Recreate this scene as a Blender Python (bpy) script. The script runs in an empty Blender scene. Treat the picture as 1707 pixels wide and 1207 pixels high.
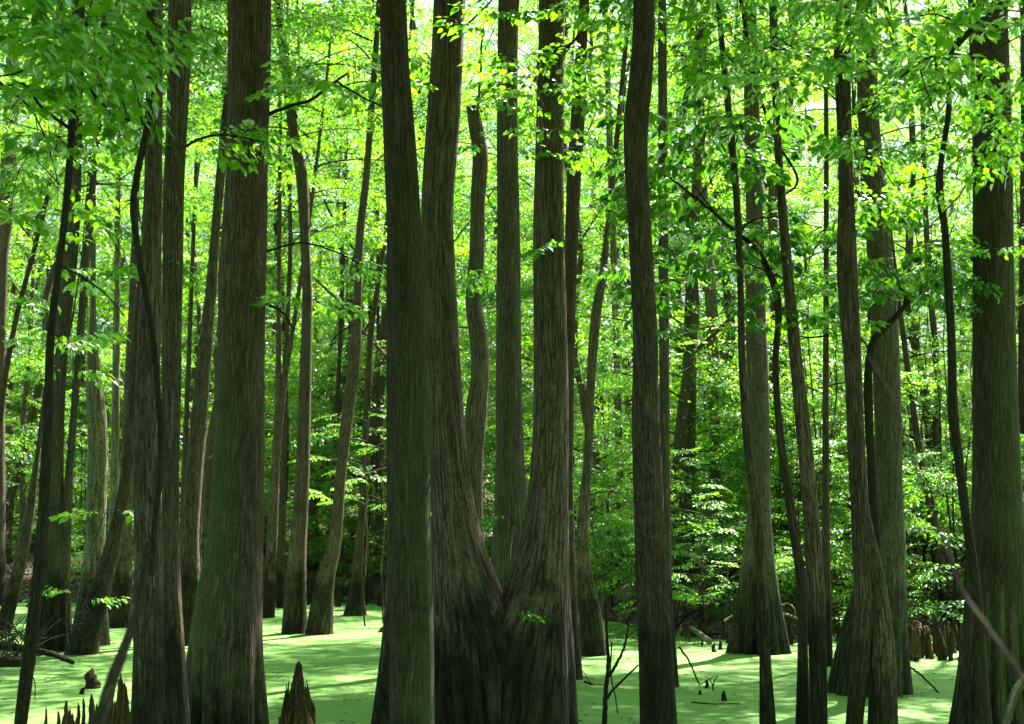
import bpy, math, random
import numpy as np
from mathutils import Vector

# ------------------------------------------------------------------ camera, sky, sun, exposure
sc = bpy.context.scene
F, W, H = 2345.0, 1707.0, 1207.0          # focal length in photo pixels, photo size
TILT = math.atan((900 - H / 2) / F)       # horizon at row 900
CAM = np.array([0.0, 0.0, 1.8])
cd = bpy.data.cameras.new('camera'); cam = bpy.data.objects.new('camera', cd)
sc.collection.objects.link(cam); sc.camera = cam
cam.location = CAM; cam.rotation_euler = (math.radians(90) + TILT, 0, 0)
cd.sensor_width = 36; cd.lens = 36 * F / W; cd.clip_start = .1; cd.clip_end = 1000
cd.dof.use_dof = True; cd.dof.focus_distance = 14.5; cd.dof.aperture_fstop = 3.2

SUN_EL, SUN_AZ = math.radians(57), math.radians(33)     # azimuth measured from +Y towards +X
w = bpy.data.worlds.new('World'); sc.world = w; w.use_nodes = True
nt = w.node_tree; bg = nt.nodes['Background']
sky = nt.nodes.new('ShaderNodeTexSky'); sky.sky_type = 'NISHITA'; sky.sun_disc = False
sky.sun_elevation = SUN_EL; sky.sun_rotation = SUN_AZ; sky.air_density = 1.0; sky.dust_density = 2.5; sky.ozone_density = 1.0
nt.links.new(sky.outputs[0], bg.inputs[0]); bg.inputs[1].default_value = 0.055
sd = bpy.data.lights.new('sun', 'SUN'); so = bpy.data.objects.new('sun', sd); sc.collection.objects.link(so)
sd.energy = 5.0; sd.angle = math.radians(.55); sd.color = (1, .95, .84)
sdir = Vector((math.sin(SUN_AZ) * math.cos(SUN_EL), math.cos(SUN_AZ) * math.cos(SUN_EL), math.sin(SUN_EL)))
so.rotation_euler = (-sdir).to_track_quat('-Z', 'Y').to_euler(); so.location = (10, 30, 40)
sc.view_settings.view_transform = 'Standard'; sc.view_settings.look = 'None'
sc.view_settings.exposure = 2.6; sc.view_settings.gamma = 1
cy = sc.cycles
cy.max_bounces = 6; cy.diffuse_bounces = 3; cy.glossy_bounces = 2; cy.transmission_bounces = 4
cy.caustics_reflective = False; cy.caustics_refractive = False
cy.use_denoising = True
try: cy.denoiser = 'OPENIMAGEDENOISE'
except Exception: pass
cy.use_adaptive_sampling = False
cy.sample_clamp_indirect = 6

# ------------------------------------------------------------------ helpers
RS = np.random.RandomState(7); random.seed(7)
col = sc.collection
def ray(px, py):
    xc = (px - W / 2) / F; yc = -(py - H / 2) / F
    return np.array([xc, math.cos(TILT) - yc * math.sin(TILT), math.sin(TILT) + yc * math.cos(TILT)])
def at(px, py, Y):
    d = ray(px, py); return CAM + d * (Y / d[1])
def ground_depth(py, z=0.0):
    d = ray(W / 2, py); return (z - CAM[2]) / d[2] * d[1]

class MB:
    """collects geometry for ONE mesh"""
    def __init__(s): s.v = []; s.f = []; s.b = []; s.t = []; s.m = []; s.n = 0
    def add(s, v, f, bark=None, tint=None, mat=0):
        v = np.asarray(v, float); f = np.asarray(f, int)
        if len(f) == 0: return
        s.v.append(v); s.f.append(f + s.n); s.n += len(v)
        s.b.append(v if bark is None else np.asarray(bark, float))
        s.t.append(np.full(len(f), .5) if tint is None else np.asarray(tint, float))
        s.m.append(np.full(len(f), mat, int))
    def mesh(s, name, mats, smooth=None, origin=(0, 0, 0)):
        v = np.concatenate(s.v) - np.asarray(origin, float); b = np.concatenate(s.b)
        me = bpy.data.meshes.new(name)
        me.vertices.add(len(v)); me.vertices.foreach_set('co', v.astype(np.float32).ravel())
        lv = np.concatenate([f.ravel() for f in s.f]); tot = np.concatenate([np.full(len(f), f.shape[1]) for f in s.f])
        st = np.concatenate([[0], np.cumsum(tot)[:-1]])
        me.loops.add(len(lv)); me.loops.foreach_set('vertex_index', lv.astype(np.int32))
        me.polygons.add(len(tot)); me.polygons.foreach_set('loop_start', st.astype(np.int32))
        try: me.polygons.foreach_set('loop_total', tot.astype(np.int32))
        except Exception: pass
        mi = np.concatenate(s.m); me.polygons.foreach_set('material_index', mi.astype(np.int32))
        sm = np.ones(len(tot), bool) if smooth is None else np.isin(mi, smooth)
        me.polygons.foreach_set('use_smooth', sm)
        me.update(calc_edges=True)
        a = me.attributes.new('bark', 'FLOAT_VECTOR', 'POINT'); a.data.foreach_set('vector', b.astype(np.float32).ravel())
        a = me.attributes.new('tint', 'FLOAT', 'FACE'); a.data.foreach_set('value', np.concatenate(s.t).astype(np.float32))
        for m in mats: me.materials.append(m)
        return me
def link(name, me, parent=None):
    o = bpy.data.objects.new(name, me); col.objects.link(o)
    if parent is not None: o.parent = parent
    return o
def tag(o, label=None, cat=None, group=None, kind=None):
    if label: o['label'] = label
    if cat: o['category'] = cat
    if group: o['group'] = group
    if kind: o['kind'] = kind
    return o
def empty(name, loc, label, cat, group=None):
    o = bpy.data.objects.new(name, None); col.objects.link(o); o.location = loc; o.empty_display_size = .2
    return tag(o, label, cat, group)

def catmull(P, sub):
    P = np.asarray(P, float); n = len(P)
    if n < 3: 
        t = np.linspace(0, 1, sub + 1)[:, None]; return P[0] * (1 - t) + P[-1] * t
    Q = np.vstack([2 * P[0] - P[1], P, 2 * P[-1] - P[-2]]); out = []
    for i in range(1, n):
        p0, p1, p2, p3 = Q[i - 1], Q[i], Q[i + 1], Q[i + 2]
        for t in np.linspace(0, 1, sub, endpoint=False):
            out.append(.5 * ((2 * p1) + (-p0 + p2) * t + (2 * p0 - 5 * p1 + 4 * p2 - p3) * t * t + (-p0 + 3 * p1 - 3 * p2 + p3) * t ** 3))
    out.append(P[-1]); return np.array(out)
def vnoise(x, seed, k=3):
    """smooth 1-d noise, about -1..1"""
    r = np.random.RandomState(seed); o = np.zeros_like(x, float)
    for i in range(k): o += np.sin(x * (1.7 ** i) * (1 + r.rand()) + r.rand() * 6.28) / (1.5 ** i)
    return o / 2
def tube(mb, P, R, sides=6, mat=0, bscale=1.0, cap=True):
    P = np.asarray(P, float); R = np.asarray(R, float); n = len(P)
    T = np.gradient(P, axis=0); T /= np.linalg.norm(T, axis=1)[:, None] + 1e-9
    a = np.array([0, 0, 1.0]) if abs(T[0][2]) < .9 else np.array([1.0, 0, 0])
    U = np.cross(T[0], a); U /= np.linalg.norm(U)
    th = np.linspace(0, 2 * np.pi, sides, endpoint=False); V = []; B = []; s = 0
    for i in range(n):
        U = U - T[i] * U.dot(T[i]); U /= np.linalg.norm(U) + 1e-9; Wv = np.cross(T[i], U)
        V.append(P[i] + R[i] * (np.cos(th)[:, None] * U + np.sin(th)[:, None] * Wv))
        if i: s += np.linalg.norm(P[i] - P[i - 1])
        rm = max(R.mean(), .004) * bscale
        B.append(np.stack([np.cos(th) * rm, np.sin(th) * rm, np.full(sides, s)], 1))
    V = np.vstack(V); B = np.vstack(B)
    i = np.arange(n - 1)[:, None] * sides; j = np.arange(sides)[None]; k = (j + 1) % sides
    f = np.stack([i + j, i + k, i + sides + k, i + sides + j], -1).reshape(-1, 4)
    mb.add(V, f, B, mat=mat)
    if cap:
        for r0 in (0, (n - 1) * sides):
            c = V[r0:r0 + sides].mean(0); vv = np.vstack([V[r0:r0 + sides], c]); jj = np.arange(sides)
            mb.add(vv, np.stack([jj, (jj + 1) % sides, np.full(sides, sides)], 1), np.vstack([B[r0:r0 + sides], B[r0]]), mat=mat)

# ------------------------------------------------------------------ materials
def new_mat(name):
    m = bpy.data.materials.new(name); m.use_nodes = True; t = m.node_tree; t.nodes.clear()
    return m, t, t.nodes, t.links
def nd(N, kind, **kw):
    n = N.new(kind)
    for k, v in kw.items():
        if k.startswith('i_'):
            key = k[2:]; n.inputs[int(key) if key.isdigit() else key].default_value = v
        else: setattr(n, k, v)
    return n
def ramp(N, L, src, stops, interp='LINEAR'):
    r = N.new('ShaderNodeValToRGB'); r.color_ramp.interpolation = interp; e = r.color_ramp.elements
    while len(e) < len(stops): e.new(.5)
    for q, (p, c) in zip(e, stops): q.position = p; q.color = (c + (1,)) if len(c) == 3 else c
    L.new(src, r.inputs[0]); return r.outputs[0]
def mixc(N, L, fac, a, b, mode='MIX'):
    m = N.new('ShaderNodeMix'); m.data_type = 'RGBA'; m.blend_type = mode
    for s, x in ((m.inputs[0], fac), (m.inputs[6], a), (m.inputs[7], b)):
        if hasattr(x, 'is_linked'): L.new(x, s)
        elif isinstance(x, (int, float)): s.default_value = x
        else: s.default_value = tuple(x) + ((1,) if len(x) == 3 else ())
    return m.outputs[2]
def mth(N, L, op, a, b=None, clamp=False):
    m = N.new('ShaderNodeMath'); m.operation = op; m.use_clamp = clamp
    for s, x in ((m.inputs[0], a), (m.inputs[1], b)):
        if x is None: continue
        if hasattr(x, 'is_linked'): L.new(x, s)
        else: s.default_value = x
    return m.outputs[0]
G3 = lambda v: (v, v, v)

def bark_mat(name, dark=(.028, .018, .015), light=(.195, .134, .110), freq=34., stain=1.15, algae=None, lichen=.35, bump=.9):
    m, t, N, L = new_mat(name)
    att = nd(N, 'ShaderNodeAttribute', attribute_name='bark')
    mp = nd(N, 'ShaderNodeMapping'); mp.inputs['Scale'].default_value = (freq * 2.1, freq * 2.1, freq * .08); L.new(att.outputs['Vector'], mp.inputs[0])
    n1 = nd(N, 'ShaderNodeTexNoise', i_Scale=1.0, i_Detail=2.0, i_Roughness=.5); n1.inputs['Distortion'].default_value = .25; L.new(mp.outputs[0], n1.inputs['Vector'])
    rdg = mth(N, L, 'MULTIPLY', mth(N, L, 'ABSOLUTE', mth(N, L, 'SUBTRACT', n1.outputs[0], .5)), 6.0, True)
    m2 = nd(N, 'ShaderNodeMapping'); m2.inputs['Scale'].default_value = (7, 7, 2.6); L.new(att.outputs['Vector'], m2.inputs[0])
    n2 = nd(N, 'ShaderNodeTexNoise', i_Scale=1.0, i_Detail=6.0, i_Roughness=.65); L.new(m2.outputs[0], n2.inputs['Vector'])
    m3 = nd(N, 'ShaderNodeMapping'); m3.inputs['Scale'].default_value = (95, 95, 24); L.new(att.outputs['Vector'], m3.inputs[0])
    n3 = nd(N, 'ShaderNodeTexNoise', i_Scale=1.0, i_Detail=3.0); L.new(m3.outputs[0], n3.inputs['Vector'])
    c = ramp(N, L, rdg, [(.0, dark), (.2, tuple(a * .45 + b * .55 for a, b in zip(dark, light))), (.7, light)])
    c = mixc(N, L, .75, c, ramp(N, L, n2.outputs[0], [(.3, G3(.6)), (.5, G3(.95)), (.72, (1.25, 1.2, 1.1))]), 'MULTIPLY')
    c = mixc(N, L, .8, c, ramp(N, L, n3.outputs[0], [(.32, G3(.55)), (.5, G3(1.0)), (.68, G3(1.5))]), 'MULTIPLY')
    # lichen flecks
    lf = ramp(N, L, n3.outputs[0], [(.66, G3(0)), (.74, G3(1))])
    lm = mth(N, L, 'MULTIPLY', lf, ramp(N, L, n2.outputs[0], [(.5, G3(0)), (.62, G3(1))]))
    c = mixc(N, L, mth(N, L, 'MULTIPLY', lm, lichen), c, (.22, .25, .19))
    pos = nd(N, 'ShaderNodeNewGeometry'); sep = nd(N, 'ShaderNodeSeparateXYZ'); L.new(pos.outputs['Position'], sep.inputs[0])
    z = mth(N, L, 'ADD', sep.outputs[2], mth(N, L, 'MULTIPLY', mth(N, L, 'SUBTRACT', n2.outputs[0], .5), 1.7))
    if algae:
        z0, z1, amt = algae[:3]
        mr = nd(N, 'ShaderNodeMapRange', i_1=z1, i_2=z0, i_3=0.0, i_4=1.0); mr.inputs[0].default_value = 0; L.new(z, mr.inputs[0])
        am = mth(N, L, 'MULTIPLY', mr.outputs[0], ramp(N, L, n2.outputs[0], [(.38, G3(.15)), (.6, G3(1))]))
        if len(algae) > 3:     # it grows on one flank of the trunk
            sx = nd(N, 'ShaderNodeSeparateXYZ'); L.new(pos.outputs['Normal'], sx.inputs[0])
            am = mth(N, L, 'MULTIPLY', am, mth(N, L, 'ADD', mth(N, L, 'MULTIPLY', sx.outputs[0], algae[3]), .55, True))
        c = mixc(N, L, mth(N, L, 'MULTIPLY', am, amt, True), c, mixc(N, L, n1.outputs[0], (.022, .040, .016), (.125, .175, .078)))
    if stain:                  # dark high-water band round the foot of the trunk
        mr = nd(N, 'ShaderNodeMapRange', i_1=stain + .34, i_2=stain - .25, i_3=0.0, i_4=.9); L.new(z, mr.inputs[0])
        c = mixc(N, L, mr.outputs[0], c, mixc(N, L, mth(N, L, 'MULTIPLY', rdg, ramp(N, L, n2.outputs[0], [(.35, G3(.15)), (.6, G3(1))])), (.008, .007, .005), (.058, .050, .030)))
    bs = nd(N, 'ShaderNodeBsdfPrincipled'); L.new(c, bs.inputs['Base Color']); bs.inputs['Roughness'].default_value = .93
    bs.inputs['Specular IOR Level'].default_value = .25
    bp = nd(N, 'ShaderNodeBump'); bp.inputs['Strength'].default_value = bump; bp.inputs['Distance'].default_value = .02
    hh = mth(N, L, 'ADD', rdg, mth(N, L, 'MULTIPLY', n3.outputs[0], .25)); L.new(hh, bp.inputs['Height']); L.new(bp.outputs[0], bs.inputs['Normal'])
    o = nd(N, 'ShaderNodeOutputMaterial'); L.new(bs.outputs[0], o.inputs[0]); return m

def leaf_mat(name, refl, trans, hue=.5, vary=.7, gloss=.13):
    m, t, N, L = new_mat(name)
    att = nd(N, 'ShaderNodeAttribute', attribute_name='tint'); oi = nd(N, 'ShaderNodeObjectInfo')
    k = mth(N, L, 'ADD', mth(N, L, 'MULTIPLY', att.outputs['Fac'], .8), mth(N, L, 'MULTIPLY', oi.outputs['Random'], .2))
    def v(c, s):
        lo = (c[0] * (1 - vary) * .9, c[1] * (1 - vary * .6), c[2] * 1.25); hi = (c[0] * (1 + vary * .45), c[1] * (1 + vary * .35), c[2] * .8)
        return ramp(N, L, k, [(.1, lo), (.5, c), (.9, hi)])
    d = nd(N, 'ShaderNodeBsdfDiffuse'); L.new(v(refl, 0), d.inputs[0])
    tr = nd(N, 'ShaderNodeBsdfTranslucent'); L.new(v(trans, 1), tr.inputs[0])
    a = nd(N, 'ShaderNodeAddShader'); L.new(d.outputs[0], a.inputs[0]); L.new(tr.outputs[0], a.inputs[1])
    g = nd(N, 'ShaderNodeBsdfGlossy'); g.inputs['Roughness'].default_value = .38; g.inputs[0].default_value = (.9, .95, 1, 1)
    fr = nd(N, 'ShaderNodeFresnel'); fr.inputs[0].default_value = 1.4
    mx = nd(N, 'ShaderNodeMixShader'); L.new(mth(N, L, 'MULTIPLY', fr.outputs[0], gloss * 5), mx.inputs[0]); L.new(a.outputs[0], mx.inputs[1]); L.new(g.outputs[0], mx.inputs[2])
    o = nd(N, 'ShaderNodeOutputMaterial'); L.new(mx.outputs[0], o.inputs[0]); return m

M = {}
M['bark'] = bark_mat('grey_brown_bark')
M['bark_coarse'] = bark_mat('coarse_furrowed_bark', dark=(.026, .018, .015), light=(.20, .140, .115), freq=22, lichen=.6)
M['bark_fine'] = bark_mat('fine_scaly_bark', dark=(.022, .014, .012), light=(.14, .095, .078), freq=46, lichen=.8)
M['bark_grey'] = bark_mat('grey_ridged_bark', dark=(.038, .028, .025), light=(.17, .128, .104), freq=30, algae=(.8, 4.5, .35))
M['bark_algae'] = bark_mat('algae_covered_bark', dark=(.028, .018, .014), light=(.195, .134, .110), freq=34, stain=.35, algae=(2.6, 4.4, 1.0, -.5))
M['bark_algae_right'] = bark_mat('algae_streaked_bark', dark=(.026, .017, .013), light=(.11, .078, .058), freq=34, stain=.2, algae=(2.2, 5.5, .8, .45))
M['bark_dark'] = bark_mat('dark_bark', dark=(.018, .012, .010), light=(.145, .098, .078), freq=40, stain=.9)
M['bark_pale'] = bark_mat('pale_speckled_bark', dark=(.07, .058, .042), light=(.25, .21, .155), freq=24, lichen=.7)
M['bark_thin'] = bark_mat('dark_thin_bark', dark=(.018, .013, .010), light=(.075, .056, .042), freq=60, stain=0, lichen=.5)
M['twig'] = bark_mat('twig_bark', dark=(.018, .013, .01), light=(.07, .055, .04), freq=60, stain=0, bump=.2)
M['dead'] = bark_mat('weathered_dead_wood', dark=(.10, .08, .06), light=(.36, .31, .25), freq=40, stain=0)
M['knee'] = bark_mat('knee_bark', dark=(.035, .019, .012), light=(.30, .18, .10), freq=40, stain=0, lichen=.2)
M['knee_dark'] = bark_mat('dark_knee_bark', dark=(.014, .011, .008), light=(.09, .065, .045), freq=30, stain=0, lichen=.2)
M['leaf'] = leaf_mat('sunlit_broad_leaves', (.045, .105, .006), (.19, .42, .004))
M['leaf_near'] = leaf_mat('near_broad_leaves', (.040, .098, .010), (.15, .36, .006), vary=.5, gloss=.08)
M['leaf_shade'] = leaf_mat('deep_green_shaded_leaves', (.024, .068, .012), (.075, .22, .007), vary=.5, gloss=.08)  # darker green puts understory shade into the leaf colour
M['leaf_lit'] = leaf_mat('lime_sunlit_leaves', (.085, .16, .02), (.25, .46, .02), vary=.3)  # paler lime puts strong sun on the brightest sprays into their colour

# water covered in duckweed
m, t, N, L = new_mat('duckweed')
tc = nd(N, 'ShaderNodeNewGeometry')
n1 = nd(N, 'ShaderNodeTexNoise', i_Scale=55.0, i_Detail=3.0); L.new(tc.outputs['Position'], n1.inputs['Vector'])
n2 = nd(N, 'ShaderNodeTexNoise', i_Scale=.7, i_Detail=5.0, i_Roughness=.6); L.new(tc.outputs['Position'], n2.inputs['Vector'])
vo = nd(N, 'ShaderNodeTexVoronoi', i_Scale=120.0); L.new(tc.outputs['Position'], vo.inputs['Vector'])
c = ramp(N, L, n2.outputs[0], [(.3, (.108, .24, .054)), (.5, (.138, .285, .068)), (.7, (.18, .325, .086))])
c = mixc(N, L, .6, c, ramp(N, L, vo.outputs['Color'], [(0, G3(.6)), (1, G3(1.3))]), 'MULTIPLY')
c = mixc(N, L, ramp(N, L, n1.outputs[0], [(.28, G3(.9)), (.36, G3(0))]), c, (.012, .020, .008))
n4 = nd(N, 'ShaderNodeTexNoise', i_Scale=3.2, i_Detail=4.0, i_Roughness=.7); L.new(tc.outputs['Position'], n4.inputs['Vector'])
c = mixc(N, L, ramp(N, L, n4.outputs[0], [(.64, G3(0)), (.72, G3(.5))]), c, (.10, .17, .045))
bs = nd(N, 'ShaderNodeBsdfPrincipled'); L.new(c, bs.inputs['Base Color']); bs.inputs['Roughness'].default_value = .62; bs.inputs['Specular IOR Level'].default_value = .15
bp = nd(N, 'ShaderNodeBump'); bp.inputs['Strength'].default_value = .35; bp.inputs['Distance'].default_value = .004; L.new(vo.outputs['Distance'], bp.inputs['Height']); L.new(bp.outputs[0], bs.inputs['Normal'])
o = nd(N, 'ShaderNodeOutputMaterial'); L.new(bs.outputs[0], o.inputs[0]); M['duckweed'] = m
# forest floor
m, t, N, L = new_mat('forest_floor')
tc = nd(N, 'ShaderNodeNewGeometry')
n1 = nd(N, 'ShaderNodeTexNoise', i_Scale=9.0, i_Detail=8.0, i_Roughness=.7); L.new(tc.outputs['Position'], n1.inputs['Vector'])
n2 = nd(N, 'ShaderNodeTexNoise', i_Scale=1.1, i_Detail=4.0); L.new(tc.outputs['Position'], n2.inputs['Vector'])
c = ramp(N, L, n1.outputs[0], [(.3, (.018, .012, .008)), (.5, (.07, .045, .028)), (.7, (.19, .13, .085))])
c = mixc(N, L, ramp(N, L, n2.outputs[0], [(.5, G3(0)), (.66, G3(.55))]), c, (.045, .075, .018))
bs = nd(N, 'ShaderNodeBsdfPrincipled'); L.new(c, bs.inputs['Base Color']); bs.inputs['Roughness'].default_value = .95
bp = nd(N, 'ShaderNodeBump'); bp.inputs['Distance'].default_value = .08; L.new(n1.outputs[0], bp.inputs['Height']); L.new(bp.outputs[0], bs.inputs['Normal'])
o = nd(N, 'ShaderNodeOutputMaterial'); L.new(bs.outputs[0], o.inputs[0]); M['floor'] = m
def litter_mat(name, a, b):
    m, t, N, L = new_mat(name); att = nd(N, 'ShaderNodeAttribute', attribute_name='tint')
    bs = nd(N, 'ShaderNodeBsdfPrincipled'); L.new(ramp(N, L, att.outputs['Fac'], [(0, a), (1, b)]), bs.inputs['Base Color']); bs.inputs['Roughness'].default_value = .8
    o = nd(N, 'ShaderNodeOutputMaterial'); L.new(bs.outputs[0], o.inputs[0]); return m
M['litter'] = litter_mat('fallen_leaves', (.06, .035, .02), (.34, .23, .15))
M['fungus'] = litter_mat('white_fungus', (.6, .58, .52), (.75, .72, .66))
M['fleck'] = litter_mat('floating_debris', (.02, .014, .008), (.14, .09, .04))

# ------------------------------------------------------------------ setting: ground and water
def shore(x):
    s = np.clip((x - .5) / 3.0, 0, 1); s = s * s * (3 - 2 * s)
    return 38.5 - 14.0 * s + .8 * np.sin(x * .9 + 1) + .4 * np.sin(x * 2.3)
def terrain_z(x, y):
    x = np.asarray(x, float); y = np.asarray(y, float)
    d = y - shore(x)
    s = np.clip((d + 1.2) / 7.5, 0, 1); s = s * s * (3 - 2 * s)
    z = -.75 + 1.9 * s + .10 * np.sin(x * 1.3 + y * .7) * s + .07 * np.sin(x * 3.1 - y * 1.9) * s
    z = z + np.clip((y - 60) / 60, 0, 1) * 1.5
    b = np.clip((5 - y) / 5, 0, 1); return z + b * b * (3 - 2 * b) * .95
xs = np.concatenate([np.linspace(-300, -45, 12), np.linspace(-42, 42, 170), np.linspace(45, 300, 12)])
ys = np.concatenate([np.linspace(-120, 0, 8), np.linspace(3, 20, 10), np.linspace(21, 70, 150), np.linspace(75, 400, 20)])
X, Yg = np.meshgrid(xs, ys); V = np.stack([X.ravel(), Yg.ravel(), terrain_z(X, Yg).ravel() + RS.normal(0, .07, X.size) * ((Yg.ravel() > 20) & (Yg.ravel() < 70))], 1)
nx = len(xs); i, j = np.meshgrid(np.arange(len(ys) - 1), np.arange(nx - 1), indexing='ij'); q = (i * nx + j).ravel()
mb = MB(); mb.add(V, np.stack([q, q + 1, q + nx + 1, q + nx], 1)); g = link('ground', mb.mesh('ground', [M['floor']])); tag(g, kind='structure')
mb = MB(); mb.add([(-60, -40, 0), (60, -40, 0), (60, 60, 0), (-60, 60, 0)], [(0, 1, 2, 3)]); g = link('water', mb.mesh('water', [M['duckweed']])); tag(g, kind='structure')

# ------------------------------------------------------------------ leaves
T_FAR = (np.array([(0, 0, 0), (.45, .24, .05), (1, 0, -.10), (.45, -.24, .05)]), np.array([(0, 2, 1), (0, 3, 2)]))
T_NEAR = (np.array([(0, 0, 0), (.12, 0, 0), (.26, .22, .045), (.62, .25, .03), (1.08, 0, -.16), (.62, -.25, .03), (.26, -.22, .045), (.38, 0, -.01), (.70, 0, -.04)]),
          np.array([(1, 7, 2), (1, 6, 7), (2, 7, 3), (7, 8, 3), (8, 4, 3), (7, 6, 5), (7, 5, 8), (8, 5, 4), (0, 7, 1)]))
def nrm(a): return a / (np.linalg.norm(a, axis=-1, keepdims=True) + 1e-9)
def add_leaves(mb, P, D, Nn, S, tmpl, mat=0, tint=None, rs=RS):
    T, Fc = tmpl; n = len(P); D = nrm(D); Yv = nrm(np.cross(Nn, D)); Nn = np.cross(D, Yv)
    wid = rs.uniform(.8, 1.25, n)[:, None, None]
    V = P[:, None] + S[:, None, None] * (T[None, :, 0:1] * D[:, None] + wid * T[None, :, 1:2] * Yv[:, None] + T[None, :, 2:3] * Nn[:, None])
    f = (np.arange(n) * len(T))[:, None, None] + Fc[None]
    if tint is None: tint = rs.rand(n)
    mb.add(V.reshape(-1, 3), f.reshape(-1, 3), tint=np.repeat(tint, len(Fc)), mat=mat)
def spray(rs, L, nsub, leaf, droop=.25, flat=.35, hang=.35):
    """one leafy spray along +x lying roughly in xy: leaf positions, directions, normals, sizes and twig lines"""
    P, D, Nn, S, tw = [], [], [], [], []
    t = np.linspace(0, 1, 7); wob = rs.normal(0, .04)
    main = np.stack([L * t, L * wob * np.sin(t * 3), L * (.10 * t - droop * t * t)], 1); tw.append((main, .0035 * L + .001))
    for k in range(nsub):
        u = .15 + .85 * (k + .5) / nsub; b = np.array([np.interp(u, t, main[:, c]) for c in range(3)])
        sl = L * rs.uniform(.35, .6) * (1.15 - .75 * u); a = (1 if k % 2 else -1) * math.radians(rs.uniform(35, 65))
        d = np.array([math.cos(a), math.sin(a), rs.normal(-.05, .13)]); nl = max(3, int(sl / (leaf * .48)))
        v = np.linspace(.12, 1, nl); pts = b + d * (v * sl)[:, None]; pts[:, 2] -= droop * .6 * sl * v ** 2
        tw.append((np.vstack([b, pts[nl // 2], pts[-1]]), .003 * L + .001))
        for q in range(nl):
            s = 1 if q % 2 else -1; aa = a + s * math.radians(rs.uniform(30, 70)) if q < nl - 1 else a
            P.append(pts[q]); D.append((math.cos(aa), math.sin(aa), -hang * rs.uniform(.2, 1.6)))
            Nn.append((rs.normal(0, flat), rs.normal(0, flat), 1)); S.append(leaf * rs.uniform(.55, 1.25))
    for q in range(4):
        aa = rs.uniform(-.7, .7); P.append(main[-1]); D.append((math.cos(aa), math.sin(aa), -hang)); Nn.append((rs.normal(0, flat), rs.normal(0, flat), 1)); S.append(leaf)
    return np.array(P), np.array(D, float), np.array(Nn, float), np.array(S), tw
def rot(az, pitch, roll):
    ca, sa, cp, sp, cr, sr = math.cos(az), math.sin(az), math.cos(pitch), math.sin(pitch), math.cos(roll), math.sin(roll)
    Rz = np.array([[ca, -sa, 0], [sa, ca, 0], [0, 0, 1]]); Ry = np.array([[cp, 0, -sp], [0, 1, 0], [sp, 0, cp]]); Rx = np.array([[1, 0, 0], [0, cr, -sr], [0, sr, cr]])
    return Rz @ Ry @ Rx
def put_spray(mb, sp, pos, az, pitch, roll, sc_, tmpl, mat=0, twm=1, tint=None, rs=RS, twigs=1, mirror=1):
    R = rot(az, pitch, roll) * sc_; P, D, Nn, S, tw = sp
    add_leaves(mb, P @ R.T + pos, D @ R.T, Nn @ R.T, S * sc_, tmpl, mat, tint if tint is None else np.clip(tint + rs.normal(0, .16, len(P)), 0, 1), rs)
    for k, (l, r) in enumerate(tw):
        if k == 0 and twigs >= 1 or twigs >= 2:
            l = l @ R.T + pos; tube(mb, l, np.linspace(r, r * .4, len(l)) * sc_, 3 if twigs < 2 else 4, twm, cap=False)

SPR = [spray(np.random.RandomState(100 + i), 1.0, 10, .12, droop=.22, flat=.42, hang=.4) for i in range(6)]
def crown_mesh(name, seed, height, radius, nlimb, nspray, shape='round', size=1.0, leafmat='leaf', low=0.0, at_=None):
    """crown with its limbs; local origin on the trunk axis at the crown's foot"""
    rs = np.random.RandomState(seed); mb = MB()
    for i in range(nlimb):
        u = (i + rs.rand()) / nlimb; h = height * (low + (1 - low) * u) * .92; az = i * 2.4 + rs.normal(0, .5)
        if shape == 'round': R = radius * (1 - (2 * u - .85) ** 2 * .62)
        elif shape == 'cone': R = radius * (1.05 - .8 * u)
        else: R = radius * (.75 + .3 * math.sin(u * 9 + seed))
        R *= rs.uniform(.6, 1.15); el = rs.uniform(.15, .6)
        t = np.linspace(0, 1, 6); bend = rs.normal(0, .3)
        d = np.array([math.cos(az), math.sin(az)]); e = np.array([-d[1], d[0]])
        pts = np.zeros((6, 3)); pts[:, :2] = d * (R * t)[:, None] + e * (R * bend * t * t)[:, None]; pts[:, 2] = h + R * (el * t - .35 * t * t)
        r0 = .007 + .008 * R; tube(mb, pts, np.linspace(r0, .006, 6), 5, 1, cap=False)
        lt = rs.uniform(.25, .75)
        for k in range(nspray):
            v = .25 + .75 * (k + rs.rand()) / nspray; p = np.array([np.interp(v, t, pts[:, c]) for c in range(3)])
            if at_ is not None and not shaded_ok(p + at_): continue
            side = rs.choice([-1, 1]); a2 = az + side * rs.uniform(.15, 1.3) * (1.15 - .6 * v)
            put_spray(mb, SPR[rs.randint(6)], p + rs.normal(0, .06, 3), a2, rs.normal(.05, .22), rs.normal(0, .3), size * rs.uniform(.65, 1.2) * (1.1 - .25 * v), T_FAR, tint=np.clip(lt + rs.normal(0, .1), 0, 1), rs=rs)
    return mb.mesh(name, [M[leafmat], M['twig']], smooth=[1])
CROWN = {}
SD = np.array([math.sin(SUN_AZ) * math.cos(SUN_EL), math.cos(SUN_AZ) * math.cos(SUN_EL), math.sin(SUN_EL)])
_h = np.random.RandomState(77); HO = []
for _ in range(80): y_ = 13 + 27 * _h.rand() ** .85; HO.append((_h.uniform(-.38, .38) * y_, y_, 0, _h.uniform(.08, .32)))
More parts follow.
